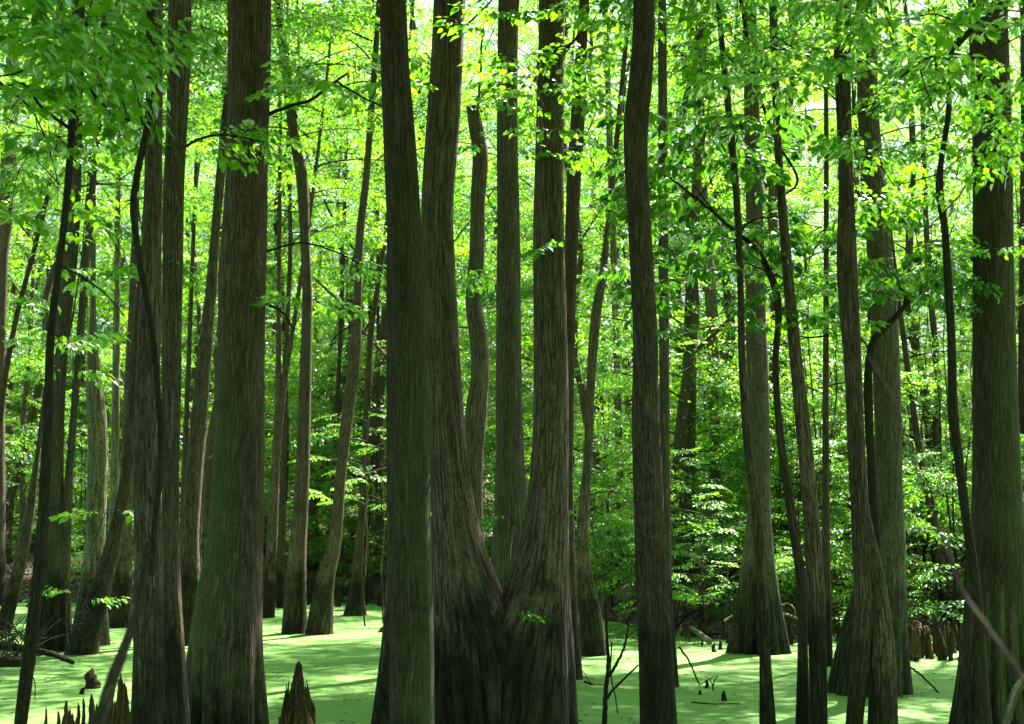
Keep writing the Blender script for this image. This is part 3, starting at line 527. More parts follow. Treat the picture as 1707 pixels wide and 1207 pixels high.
# around the twin-stemmed tree
bough('E', [([(942, 80), (965, 60), (1000, 20), (1012, -10)], 13.2, 6, 4), ([(935, 100), (965, 55), (985, 10)], 13.2, 3, 2), ([(760, 60), (800, 20), (830, -10)], 13.2, 4, 3)])
near_leaves('E', [(895, 150, 12.2, 0, .48), (915, 165, 12.1, 190, .5), (930, 150, 12.2, 340, .4), (905, 215, 12.2, 10, .42), (930, 225, 12.3, 200, .4), (870, 170, 12.2, 190, .4)], mat='leaf_lit', anchors=[(940, 120, 12.9)], seed=6, tint=.3)
near_leaves('E', scatter(r_, (830, 60, 1010, 260), (12.3, 14.2), 18, size=(.35, .5)) + [(830, 60, 12.5, 200, .5), (850, 20, 12.4, 180, .5), (800, 30, 12.8, 0, .5), (870, 90, 12.6, 170, .45), (960, 350, 12.7, 350, .5), (985, 390, 12.7, 0, .5), (950, 400, 12.9, 200, .4), (1000, 340, 12.8, 20, .45)], mat='leaf_near', anchors=[(940, 120, 12.9), (860, 30, 13), (945, 360, 13)], seed=7)
near_leaves('F', [(850, 860, 15.5, 200, .45), (865, 880, 15.5, 0, .4), (880, 850, 15.6, 30, .4), (845, 1020, 12.6, 10, .3)], mat='leaf_shade', anchors=[(850, 870, 17)], seed=8)
near_leaves('G', scatter(r_, (770, 170, 830, 240), (19, 21), 5, size=(.4, .6)) + scatter(r_, (760, 420, 830, 520), (18.5, 20.5), 8, size=(.4, .6)), mat='leaf_shade', anchors=[(795, 200, 20.5), (793, 470, 20.3)], seed=9)
bough('G', [([(796, 185), (800, 140), (802, 90), (806, 40)], 20.5, 5, 3)])
# right of centre, the dark leaf mass
bough('K', [([(1259, 412), (1225, 385), (1185, 350), (1145, 318), (1110, 292)], 12.8, 9, 3), ([(1232, 388), (1250, 370), (1290, 362), (1370, 380)], 12.8, 5, 2), ([(1190, 352), (1165, 320), (1150, 300)], 12.8, 3, 2)])
near_leaves('K', scatter(r_, (1080, 170, 1300, 330), (11.6, 13.6), 24, size=(.42, .6)) + scatter(r_, (1070, 300, 1300, 480), (11.8, 14), 26, size=(.4, .58)) + scatter(r_, (1085, 480, 1290, 560), (12, 13.5), 6, size=(.3, .45)), mat='leaf_shade', anchors=[(1225, 385, 12.8), (1185, 350, 12.8), (1145, 318, 12.8), (1280, 362, 12.8)], seed=10, hang=True)
bough('J', [([(1299, 330), (1330, 300), (1290, 225), (1255, 120), (1240, 30), (1232, -10)], 12.4, 4, 7), ([(1318, 470), (1260, 445), (1220, 430)], 12.4, 4, 2), ([(1320, 560), (1360, 562), (1400, 552)], 12.4, 3, 2)])
near_leaves('J', scatter(r_, (1290, 280, 1440, 560), (12, 13.5), 20, size=(.32, .5)), mat='leaf_near', anchors=[(1310, 440, 12.4), (1320, 520, 12.4)], seed=11)
bough('N', [([(1447, 650), (1449, 600), (1458, 565), (1478, 545), (1500, 520), (1520, 500), (1535, 488)], 12.9, 15, 6), ([(1508, 512), (1510, 492), (1498, 478)], 12.9, 9, 4), ([(1452, 590), (1440, 570), (1420, 558), (1330, 565)], 12.9, 4, 2)])
near_leaves('N', scatter(r_, (1430, 350, 1600, 500), (12, 14), 26, size=(.38, .55)) + scatter(r_, (1560, 440, 1620, 560), (12, 13), 4, size=(.3, .4)), mat='leaf_shade', anchors=[(1535, 488, 12.9), (1500, 478, 12.9), (1510, 500, 12.9)], seed=12, hang=True)
# top right
bough('O', [([(1590, 80), (1620, 50), (1650, 25), (1690, 0), (1720, -25)], 9.6, 12, 9), ([(1583, 100), (1550, 95), (1500, 130), (1460, 180), (1425, 190)], 9.6, 6, 2), ([(1586, 90), (1640, 90), (1700, 60)], 9.6, 5, 3), ([(1610, 60), (1580, 30), (1540, 25), (1480, 50)], 9.6, 5, 2), ([(1565, 290), (1530, 300), (1490, 310)], 9.6, 3, 2), ([(1575, 160), (1540, 100), (1520, 60)], 9.6, 3, 2)])
near_leaves('O', scatter(r_, (1400, -40, 1730, 120), (7.8, 10.2), 34, size=(.32, .48)) + scatter(r_, (1430, 120, 1720, 270), (8.6, 10.8), 26, size=(.3, .45)), anchors=[(1590, 80, 9.6), (1650, 25, 9.6), (1500, 130, 9.6), (1460, 180, 9.6), (1540, 25, 9.6), (1575, 200, 9.6)], seed=13)
near_leaves('O', [(1645, 415, 9.4, 350, .3), (1665, 420, 9.3, 190, .28), (1630, 240, 9.3, 350, .3), (1660, 210, 9.3, 20, .32), (1600, 330, 9.4, 170, .3)], mat='leaf_near', anchors=[(1580, 420, 9.6), (1575, 230, 9.6)], seed=14)
near_leaves('L', scatter(r_, (1230, -30, 1420, 130), (8.6, 10.6), 16, size=(.34, .5)), mat='leaf_lit', anchors=[(1405, 100, 10.4), (1405, 30, 10.4)], seed=15, tint=.35)
near_leaves('L', scatter(r_, (1200, -30, 1420, 220), (9.8, 12), 16, size=(.36, .52)) + scatter(r_, (1420, 180, 1600, 380), (11, 13), 10, size=(.4, .5)), mat='leaf_near', anchors=[(1405, 180, 10.4), (1405, 60, 10.4)], seed=16)
bough('L', [([(1408, 180), (1440, 190), (1500, 180), (1560, 150)], 10.4, 4, 2), ([(1398, 120), (1340, 90), (1290, 60)], 10.4, 4, 2)])
near_leaves('H', scatter(r_, (960, -40, 1060, 140), (11, 13), 10, size=(.42, .55)) + scatter(r_, (1090, -40, 1230, 120), (11, 13), 14, size=(.4, .55)), mat='leaf_near', anchors=[(1050, 0, 11.2), (1092, 0, 11.2)], seed=17)
near_leaves('A', scatter(r_, (150, 380, 240, 500), (10, 11), 4, size=(.3, .4)), mat='leaf_near', anchors=[(232, 440, 9.6)], seed=18)
near_leaves('h', [(170, 855, 20, 180, .6), (195, 850, 20, 0, .65), (205, 858, 20, 340, .6), (120, 985, 21, 180, .5), (140, 1000, 21, 10, .5)], mat='leaf', anchors=[(190, 870, 21), (150, 1000, 21)], seed=19, tint=.8)
bough('b', [([(590, 540), (560, 560), (545, 590)], 27, 4, 2)])

# vine down the left trunk
def path_thing(name, label, cat, specs, mat, group=None, sides=8, sub=8):
    P0 = at(*specs[0][0][-1], specs[0][1] if not isinstance(specs[0][1], (list, tuple)) else specs[0][1][-1]); mb = MB()
    for pts, Y, w0, w1 in specs: limb(mb, pts, Y, w0, w1, sides, sub)
    o = link(name, mb.mesh(name, [M[mat]], origin=P0)); o.location = P0; return tag(o, label, cat, group)
path_thing('vine', 'dark vine winding down the slim left trunk and crossing to its neighbour', 'vine', [([(250, -15), (252, 60), (254, 140), (243, 220), (229, 290), (222, 345), (229, 410), (241, 480), (253, 550), (262, 640), (268, 730), (266, 800), (258, 870), (252, 960)], 8.98, 13, 10)], 'bark_thin')
path_thing('fallen_branch', 'long thin out-of-focus branch slanting down to the lower right corner', 'branch', [([(1409, 508), (1440, 580), (1470, 632), (1497, 690), (1530, 790), (1572, 900), (1605, 985), (1650, 1050), (1712, 1140)], [3.2, 3.15, 3.1, 3.05, 2.95, 2.85, 2.75, 2.65, 2.55], 2.5, 6.5), ([(1530, 790), (1548, 805), (1556, 835)], 2.95, 3, 1.5), ([(1605, 985), (1596, 1012), (1600, 1040)], 2.75, 2.5, 1.2)], 'bark_thin')
path_thing('fallen_branch', 'dark out-of-focus branch leaning against the slim left pair', 'branch', [([(246, 905), (236, 985), (215, 1060), (188, 1130), (160, 1225)], [5.0, 4.9, 4.7, 4.5, 4.3], 9, 24)], 'bark_thin')
path_thing('fallen_branch', 'pale thin branch in the bottom right corner', 'branch', [([(1712, 1128), (1690, 1160), (1675, 1215)], 6.5, 14, 12)], 'dead')

p = at(421, 214, 13.2); p[1] -= .19; mb = MB(); n = 20; th = np.linspace(0, 2 * np.pi, n, endpoint=False); V = []
for zz, r0 in ((-.035, .012), (-.028, .045), (-.005, .058), (.02, .045), (.034, .012)): V += [(r0 * math.cos(a), .8 * r0 * math.sin(a), zz + .006 * math.sin(3 * a)) for a in th]
i, j = np.meshgrid(np.arange(4), np.arange(n), indexing='ij'); k = (j + 1) % n; mb.add(np.array(V), np.stack([i * n + j, i * n + k, (i + 1) * n + k, (i + 1) * n + j], -1).reshape(-1, 4))
o = link('bracket_fungus', mb.mesh('bracket_fungus', [M['fungus']])); o.location = p; tag(o, 'small white bracket fungus on the thick left trunk above the leafy spray', 'fungus')

# ------------------------------------------------------------------ things in the water
def stick(label, pts, Y, w0, w1, mat='bark_thin', name='stick', extra=()):
    return path_thing(name, label, 'stick', [(pts, Y, w0, w1)] + [tuple(e) for e in extra], mat)
gd = ground_depth
stick('bare black stick poking from the water right of the flared tree', [(1513, 1108), (1540, 1130), (1568, 1158)], [gd(1140), gd(1146), gd(1156)], 4, 3)
stick('thin twig floating flat in open water right of the bent dark trunk', [(1152, 1171), (1195, 1174), (1233, 1173)], gd(1174), 2.5, 2)
stick('arching bare twig that dips into the water right of the bent dark trunk', [(1132, 1078), (1150, 1105), (1166, 1142)], gd(1142), 4, 2.5, extra=[([(1166, 1142), (1176, 1136), (1190, 1128)], gd(1142), 2, 1.5)])
stick('small forked twig standing in the water right of the arching twig', [(1189, 1151), (1190, 1138), (1195, 1128)], gd(1151), 3, 1.5, extra=[([(1189, 1145), (1182, 1132), (1175, 1128)], gd(1151), 2, 1.2)])
stick('low twig lying by the mossy leaning tree', [(974, 1136), (990, 1142), (1008, 1142)], gd(1142), 4, 2, extra=[([(985, 1141), (978, 1128), (970, 1118)], gd(1142), 2, 1)])
stick('hair-thin twig hooked over the water at the lower left', [(50, 1110), (58, 1140), (58, 1168)], gd(1168), 2, 1.5)
stick('pale log end on the bank right of the bent dark trunk', [(1152, 1046), (1165, 1056), (1184, 1070)], [24.6, 24.5, 24.3], 6, 12, 'dead', 'log')
stick('pale broken stick on the bank in front of the broad grey trunk', [(1208, 1036), (1222, 1026)], 23, 5, 3.5, 'dead')
path_thing('exposed_root', 'pale looping root on the bank between the two thin trunks', 'root', [([(1292, 1018), (1305, 1008), (1318, 1008), (1326, 1020), (1322, 1028)], 25.2, 3, 3), ([(1292, 1020), (1310, 1024), (1335, 1034)], 25.2, 4, 4)], 'dead')
# bare forked sapling
path_thing('bare_sapling', 'bare forked sapling standing in the water left of the bent dark trunk', 'sapling', [([(1010, 1000), (1012, 1060), (1014, 1105), (1010, 1150), (1008, 1212)], 13.6, 3, 9), ([(1048, 1040), (1040, 1080), (1026, 1110), (1013, 1130)], 13.6, 3, 6), ([(1064, 1108), (1040, 1132), (1020, 1152), (1012, 1165)], 13.6, 3, 5), ([(1030, 1190), (1026, 1165), (1018, 1120), (1020, 1070)], 13.7, 2, 2.5)], 'bark_thin')
# debris pile at the left: log plus twigs, each thing of its own
path_thing('log', 'mossy fallen log poking right out of the debris at the left edge', 'log', [([(-30, 1075), (30, 1080), (85, 1090), (122, 1105)], [19.5, 19.5, 19.5, 19.3], 16, 7)], 'bark_grey')
path_thing('log', 'dark rotten log lying low at the left edge in the debris', 'log', [([(-30, 1100), (20, 1103), (58, 1104)], 18.6, 22, 14)], 'bark_thin')
rr = np.random.RandomState(5); sp = []
for q in range(60):
    x0, y0 = rr.uniform(-20, 60), rr.uniform(1060, 1110); a = rr.uniform(-2.6, -.3); l = rr.uniform(25, 75)
    sp.append(([(x0, y0), (x0 + l * .5 * math.cos(a) + rr.normal(0, 4), y0 + l * .5 * math.sin(a)), (x0 + l * math.cos(a), y0 + l * math.sin(a) + rr.uniform(0, 12))], rr.uniform(18.4, 20), rr.uniform(2, 4), 1.2))
o = path_thing('brush_pile', 'heap of bare tangled twigs over the logs at the left edge', 'brush pile', sp, 'twig', sides=4, sub=3)
sp = []
for q in range(22):
    x0, y0 = rr.uniform(110, 165), rr.uniform(1020, 1060); a = rr.uniform(-3.3, .2); l = rr.uniform(25, 60)
    sp.append(([(x0, y0), (x0 + l * .5 * math.cos(a), y0 + l * .5 * math.sin(a) + rr.normal(0, 5)), (x0 + l * math.cos(a), y0 + l * math.sin(a) + rr.uniform(-5, 22))], rr.uniform(19.4, 20.6), rr.uniform(1.2, 2.2), .8))
path_thing('dead_bush', 'bare twiggy bush before the squat foot of the leaning trunk', 'bush', sp, 'bark_grey', sides=4, sub=3)
sp = [([(322, 1190), (318, 1160), (312, 1135), (315, 1118)], 13.0, 3, 1.5), ([(318, 1160), (324, 1140), (328, 1125)], 13.0, 2.2, 1.2), ([(325, 1207), (322, 1185), (310, 1180)], 13, 2.5, 1.5), ([(330, 1207), (328, 1190), (336, 1182)], 13, 2, 1)]
path_thing('dead_bush', 'white dead twig left of the fluted foot of the thick left trunk', 'twig', sp, 'dead', sides=5)

LM = [(-999, 'the left edge'), (0, 'the left edge'), (80, 'the leaning sapling'), (270, 'the vine-wrapped pair'), (400, 'the thick left trunk'), (535, 'the bowed trunk'), (680, 'the algae-green trunk'), (840, 'the V tree'), (1075, 'the bent dark trunk'), (1245, 'the thin curving trunk'), (1330, 'the leaning slim trunk'), (1460, 'the flared tree'), (1655, 'the rightmost thick trunk'), (1707, 'the right edge'), (99999, 'the right edge')]
GAP = {}
def gap(x, Y):
    px = W / 2 + x / Y * F * math.cos(TILT)
    for (a, la), (b, lb) in zip(LM, LM[1:]):
        if a <= px < b: return ('at ' + la) if la == lb else 'between %s and %s' % (la, lb)
_u = ['first', 'second', 'third', 'fourth', 'fifth', 'sixth', 'seventh', 'eighth', 'ninth']
ORD = ['nearest'] + _u[1:] + ['tenth', 'eleventh', 'twelfth', 'thirteenth', 'fourteenth', 'fifteenth', 'sixteenth', 'seventeenth', 'eighteenth', 'nineteenth']
for t_, tt in (('twenty', 'twentieth'), ('thirty', 'thirtieth'), ('forty', 'fortieth'), ('fifty', 'fiftieth'), ('sixty', 'sixtieth'), ('seventy', 'seventieth')): ORD += [tt] + [t_ + '-' + q for q in _u]
def name_by_gap(fmt):
    byg = {}
    for o in list(GAP): byg.setdefault(gap(*GAP[o]), []).append(o)
    for g_, L_ in byg.items():
        for k, o in enumerate(sorted(L_, key=lambda q: GAP[q][1])): o['label'] = fmt % (ORD[min(k, len(ORD) - 1)], g_)
    GAP.clear()
# knees
def knee_mesh(name, seed, h=1., r=.28, jag=.0, mat='knee'):
    rs = np.random.RandomState(seed); mb = MB(); n = 18; z = np.linspace(-.12, 1, n); t_ = np.clip(z, 0, 1)
    R = r * ((1 - t_) ** .55 * .7 + .22) * (1 + .1 * vnoise(z * 6, seed)); R[-1] *= .25; R[-2] *= .6
    C = np.stack([.06 * vnoise(z * 3, seed + 1), .06 * vnoise(z * 3, seed + 2), z], 1); sd_ = 14
    th = np.linspace(0, 2 * np.pi, sd_, endpoint=False)
    prof = 1 + .16 * np.abs(np.sin(th * 2.5 + rs.rand() * 6))[None] + rs.normal(0, .05 + jag * .1, (n, sd_))
    rr_ = R[:, None] * prof; V = np.stack([C[:, :1] + rr_ * np.cos(th), C[:, 1:2] + rr_ * np.sin(th), C[:, 2:3] + rs.normal(0, .012 + jag * .05, (n, sd_))], -1)
    i = np.arange(n - 1)[:, None] * sd_; j = np.arange(sd_)[None]; k = (j + 1) % sd_
    B = np.stack([np.tile(np.cos(th) * r * .5, (n, 1)), np.tile(np.sin(th) * r * .5, (n, 1)), np.repeat(z[:, None], sd_, 1)], -1).reshape(-1, 3) + seed
    mb.add(V.reshape(-1, 3), np.stack([i + j, i + sd_ + j, i + sd_ + k, i + k], -1).reshape(-1, 4)[:, ::-1], B)
    jj = np.arange(sd_); mb.add(np.vstack([V[-1], V[-1].mean(0)]), np.stack([jj, (jj + 1) % sd_, np.full(sd_, sd_)], 1))
    return mb.mesh(name, [M[mat]])
KN = [knee_mesh('cypress_knee', 300 + i, r=[.16, .2, .13, .24, .18][i], jag=.35) for i in range(5)]
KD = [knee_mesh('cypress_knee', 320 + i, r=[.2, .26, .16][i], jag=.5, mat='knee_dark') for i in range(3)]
def knee(px, ytop, ybase, label, group, Y=None, me=None, wx=1., z=None):
    Y = Y or gd(ybase); p = at(px, ybase, Y); h = (ybase - ytop) / F * Y; o = link('cypress_knee', me or KN[int(px) % 5])
    o.location = (p[0], p[1], p[2] if z is None else z); o.scale = (h * wx, h * wx, h); o.rotation_euler = (RS.normal(0, .04), RS.normal(0, .06), RS.rand() * 6); return tag(o, label, 'tree root', group)
gk = 'pointed knees crowding the lower left corner'
for q, (x, yt, wx, Yk, lb) in enumerate([
    (77, 1178, 1, 14.2, 'small pointed knee at the left end of the lower-left row'), (97, 1184, 1, 13.6, 'short stubby knee second from left in the lower-left row'), (108, 1190, 1, 13.5, 'lowest knee of the lower-left row'),
    (114, 1181, .9, 13.9, 'short knee right of the lowest one in the lower-left row'), (129, 1171, 1, 13.7, 'mid-height knee left of a double-tipped one'), (141, 1163, .9, 14.0, 'knee with leaning tip in the middle of the lower-left row'),
    (152, 1167, 1., 13.6, 'blunt knee in front of the blurred branch foot'), (163, 1177, 1, 13.4, 'low knee right beside the blurred branch foot'), (177, 1122, 1.1, 14.0, 'tall ragged knee right behind the blurred branch'), 
    (189, 1168, 1, 13.5, 'short knee between the two tallest of the row'), (200, 1126, 1.15, 13.7, 'tallest knee, spiky, near the slim dark trunk'), (206, 1138, .9, 13.9, 'slim spike touching the tallest knee'), (213, 1172, 1, 13.4, 'last knee of the row, against the slim dark trunk')]):
    zt = at(x, yt, Yk)[2]; o = link('cypress_knee', KN[q % 5]); p = at(x, 1207, Yk); o.location = (p[0], p[1], -.02); h = zt + .02; o.scale = (h * wx * .5,) * 2 + (h,); o.rotation_euler = (0, RS.normal(0, .05), q * 1.3); tag(o, lb, 'tree root', gk)
for q in range(16):
    x, Yk = r_.uniform(70, 225), r_.uniform(12.9, 14.4); p = at(x, 1207, Yk); h = r_.uniform(.10, .26) + .1 * (x > 150); o = link('cypress_knee', KN[q % 5]); o.location = (p[0], p[1], -.02); h += max(0, -0.0); o.scale = (h * .5, h * .5, h); o.rotation_euler = (r_.normal(0, .06), r_.normal(0, .06), q)
    tag(o, 'low knee tip', 'tree root', 'low knee tips in the lower left corner'); GAP[o] = p[0] / p[1]
for q, o in enumerate(sorted(GAP, key=lambda q: GAP[q])): o['label'] = ('leftmost' if q == 0 else ORD[q] + ' from left') + ' of the low knee tips in the lower left corner'
GAP.clear()
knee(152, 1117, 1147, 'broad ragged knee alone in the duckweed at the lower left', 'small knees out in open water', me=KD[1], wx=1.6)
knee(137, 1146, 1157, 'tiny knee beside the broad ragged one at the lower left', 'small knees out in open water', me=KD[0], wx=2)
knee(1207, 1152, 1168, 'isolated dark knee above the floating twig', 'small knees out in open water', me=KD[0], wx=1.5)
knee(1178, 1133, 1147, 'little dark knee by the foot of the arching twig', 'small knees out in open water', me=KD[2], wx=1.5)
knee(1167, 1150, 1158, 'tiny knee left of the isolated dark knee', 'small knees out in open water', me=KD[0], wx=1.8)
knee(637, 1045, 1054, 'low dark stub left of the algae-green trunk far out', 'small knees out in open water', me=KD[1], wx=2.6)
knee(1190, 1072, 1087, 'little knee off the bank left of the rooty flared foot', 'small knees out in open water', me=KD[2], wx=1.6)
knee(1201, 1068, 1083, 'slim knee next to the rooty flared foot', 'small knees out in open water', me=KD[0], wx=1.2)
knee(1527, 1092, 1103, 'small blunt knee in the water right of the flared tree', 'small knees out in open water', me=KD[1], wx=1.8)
# the broken spike
mb = MB(); Yk = 13.7; b0 = at(493, 1207, Yk); hs = at(492, 1103, Yk)[2]; rs = np.random.RandomState(12); n = 40; sd_ = 40; z = np.linspace(-.15, hs, n); t_ = np.clip(z / hs, 0, 1)
prf = np.interp(t_, [0, .25, .42, .5, .7, .85, .93, 1], [.15, .11, .08, .066, .05, .034, .028, .008]); th = np.linspace(0, 2 * np.pi, sd_, endpoint=False)
V = np.zeros((n, sd_, 3)); ridge = np.abs(np.sin(th * 3.5)) * .22 + np.abs(np.sin(th * 8 + 1)) * .14
rr_ = prf[:, None] * (1 + ridge[None] * (1.2 - t_[:, None]) + rs.normal(0, .07, (n, sd_))); V[..., 0] = rr_ * np.cos(th) + b0[0] - .0 + .02 * t_[:, None]; V[..., 1] = rr_ * np.sin(th) + b0[1]; V[..., 2] = z[:, None] + rs.normal(0, .006, (n, sd_))
i = np.arange(n - 1)[:, None] * sd_; j = np.arange(sd_)[None]; k = (j + 1) % sd_
B = np.stack([np.tile(np.cos(th) * .1, (n, 1)), np.tile(np.sin(th) * .1, (n, 1)), np.repeat(z[:, None], sd_, 1)], -1).reshape(-1, 3)
mb.add(V.reshape(-1, 3), np.stack([i + j, i + k, i + sd_ + k, i + sd_ + j], -1).reshape(-1, 4), B)
for q in range(26):        # torn splinters round its foot
    a = rs.uniform(0, 6.28); rad = rs.uniform(.08, .17); hh = rs.uniform(.08, .30) * (1.25 - rad * 3.2) * 2; p = np.array([b0[0] + rad * math.cos(a), b0[1] + rad * math.sin(a), -.1])
    tube(mb, [p, p + [0, 0, .1 + hh * .5], p + [rs.normal(-.01, .01) - .25 * rad * math.cos(a), -.25 * rad * math.sin(a), .1 + hh]], [.03, .022, .003], 5)
o = link('broken_stump', mb.mesh('broken_stump', [M['knee']], origin=(b0[0], b0[1], 0))); o.location = (b0[0], b0[1], 0); tag(o, 'tall splintered brown spike of a rotten stump in the duckweed at lower left', 'stump')
# knees on the right bank and along the far bank
gb = 'knees crowding the right-hand bank'; cnt = 0
for q in range(175):
    px = r_.uniform(960, 1625) if q < 118 else r_.uniform(1505, 1615); x = None
    Yk = r_.uniform(22.2, 29) if q < 118 else r_.uniform(21.5, 24); x = at(px, 1000, Yk)[0]; tz = float(terrain_z(x, Yk))
    if tz < -.5 and q < 118: continue
    o = link('cypress_knee', KD[q % 3] if r_.rand() < .75 else KN[q % 5]); h = r_.uniform(.18, .52) + max(0, -tz) * .2
    o.location = (x, Yk, max(tz, -.1) - .05); o.scale = (h * r_.uniform(.28, .6),) * 2 + (h,); o.rotation_euler = (r_.normal(0, .06), r_.normal(0, .06), r_.rand() * 6)
    tag(o, 'weathered knee', 'tree root', gb); GAP[o] = (x, Yk)
name_by_gap('%s knee back on the bank %s')
for q in range(34):
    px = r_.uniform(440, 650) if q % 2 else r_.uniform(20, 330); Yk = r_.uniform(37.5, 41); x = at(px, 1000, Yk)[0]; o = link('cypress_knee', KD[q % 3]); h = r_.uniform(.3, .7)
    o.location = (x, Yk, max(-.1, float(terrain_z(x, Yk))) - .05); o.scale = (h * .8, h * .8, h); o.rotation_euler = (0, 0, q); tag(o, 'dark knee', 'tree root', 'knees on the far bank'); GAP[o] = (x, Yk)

name_by_gap('%s knee on the far bank %s')
# fallen wood on the banks
gw = 'fallen branches strewn on the banks'
for q in range(80):
    mb = MB(); px = r_.uniform(950, 1650) if q % 4 else r_.uniform(0, 650); x = at(px, 1000, 25)[0]
    Yk = float(shore(x)) + r_.uniform(.3, 7); x = at(px, 1000, Yk)[0]; a = r_.uniform(0, 3.14); l = r_.uniform(.7, 2.4); n = 9; t_ = np.linspace(-.5, .5, n)
    P = np.stack([x + t_ * l * math.cos(a), Yk + t_ * l * math.sin(a) * .6, 0 * t_], 1); P[:, 2] = terrain_z(P[:, 0], P[:, 1]) + .03 + (t_ + .5) * r_.uniform(0, .5); P += r_.normal(0, .02, P.shape)
    r0 = r_.uniform(.015, .06); tube(mb, P, np.linspace(r0, r0 * .4, n), 7)
    for e in range(2):
        s = P[3 + 2 * e]; tube(mb, [s, s + [r_.normal(0, .15), r_.normal(0, .1), .18], s + [r_.normal(0, .3), r_.normal(0, .2), .34]], [r0 * .5, r0 * .35, r0 * .15], 5)
    o = link('fallen_branch', mb.mesh('fallen_branch', [M['dead'] if q % 4 == 0 else M['bark_thin']], origin=P[0])); o.location = P[0]
    tag(o, 'pale bleached branch lying on the leaf-strewn bank' if q % 4 == 0 else 'dark branch lying on the leaf-strewn bank', 'branch', gw); GAP[o] = (x, Yk)

name_by_gap('%s fallen branch on the bank %s')
# ------------------------------------------------------------------ forest behind
def copy_at(proto_parts, name, loc, label, cat, group, rotz, scale):
    r = empty(name, loc, label, cat, group)
    for nm, me, off, sc_ in proto_parts:
        c = link(nm, me, r); c.location = off; c.scale = (sc_,) * 3; c.rotation_euler = (0, 0, rotz)
    r.scale = (scale,) * 3; return r
TV = []
for k in range(6):
    rs = np.random.RandomState(800 + k); mb = MB(); Ht = 18; z = np.linspace(-.5, Ht, 40); u = np.clip(z / Ht, 0, 1)
    C = np.stack([.35 * vnoise(z * .25, k) + .10 * vnoise(z * .9, k + 4) + rs.normal(0, .06) * z, .3 * vnoise(z * .3, k + 20), z], 1); C[:, :2] -= C[0, :2]
    R = [.13, .10, .17, .08, .12, .22][k] * (1 - .7 * u) * (1 + .6 * np.exp(-np.clip(z, 0, 9) / .6)); trunk_rings(mb, C, R, 14, 5, .1, 1.5, k, .04)
    for e in range(6):     # bare boughs
        i0 = 14 + e * 4; a = rs.uniform(0, 6.28); p = C[i0]; l = rs.uniform(1.2, 2.6)
        tube(mb, [p, p + [l * .5 * math.cos(a), l * .5 * math.sin(a), l * .45], p + [l * math.cos(a), l * math.sin(a), l * rs.uniform(.8, 1.3)]], [R[i0] * .5, R[i0] * .35, .012], 6)
    TV.append((mb.mesh('trunk', [M[['bark_dark', 'bark', 'bark_grey', 'bark_thin', 'bark_pale', 'bark'][k]]]), C))
pts = []; fr = np.random.RandomState(44)
def far_spot(Y0, Y1, dmin, ext=.40, tries=400):
    for _ in range(tries):
        Y = fr.uniform(Y0, Y1); x = fr.uniform(-ext * Y - 2, ext * Y + 3)
        if Y < shore(x) + 1.0: continue
        if all((x - a) ** 2 + (Y - b) ** 2 > dmin ** 2 for a, b in pts): pts.append((x, Y)); return x, Y
    return None
gf = 'forest trees beyond the bank'
for q in range(112):
    s = far_spot(28, 66, 1.8)
    if not s: continue
    x, Y = s; k = q % 6; me, C = TV[k]; zb = float(terrain_z(x, Y)) - .05; sc_ = fr.uniform(.75, 1.2); nlow = 1
    cr = [('trunk', me, (0, 0, 0), 1.0)]
    for h in ([fr.uniform(2.0, 5.0), fr.uniform(9, 12.5)] if q % 4 == 0 else [fr.uniform(1.6, 8.)]):
        kk = np.argmin(abs(C[:, 2] - h)); cr.append(('crown', CROWN['mid%d' % fr.randint(4)], (C[kk][0], C[kk][1], h), fr.uniform(.7, 1.1)))
    near = Y < 42
    GAP[copy_at(cr, 'forest_tree', (x, Y, zb), 'slender leafy forest tree close behind the bank' if near else 'slender leafy forest tree deep in the bright woods', 'tree', gf + (' close by' if near else ' deep in'), fr.uniform(0, 6.28), sc_)] = (x, Y)
name_by_gap('%s forest tree into the woods %s')
# shrubs and saplings on the bank
for q in range(105):
    for _ in range(50):
        Y = fr.uniform(25, 50); x = fr.uniform(-.40 * Y, .40 * Y)
        if Y > shore(x) + 1.5: break
    if q >= 97: x = fr.uniform(.9, 3.2); Y = float(shore(x)) + fr.uniform(.8, 4)
    k = q % 3; rs = fr; mb = None; r = empty('understory_shrub', (x, Y, float(terrain_z(x, Y)) - .03), 'low dark green shrub', 'shrub', 'understory shrubs on the bank'); GAP[r] = (x, Y)
    if ('shst%d' % k) not in CROWN:
        mb = MB(); z = np.linspace(-.2, 4.6, 12)
        for e in range(3):
            a = e * 2.1; P = np.stack([.08 * z * math.cos(a) + .04 * vnoise(z * 2, e), .08 * z * math.sin(a) + .04 * vnoise(z * 2, e + 9), z], 1); tube(mb, P, np.linspace(.022, .006, 12), 5)
        CROWN['shst%d' % k] = mb.mesh('stem', [M['bark_thin']])
    link('stem', CROWN['shst%d' % k], r); c = link('foliage', CROWN['low%d' % k], r); c.location = (0, 0, fr.uniform(.2, .7)); c.rotation_euler = (0, 0, fr.uniform(0, 6)); r.scale = (fr.uniform(.8, 1.5),) * 3
name_by_gap('%s low shrub %s on the bank')
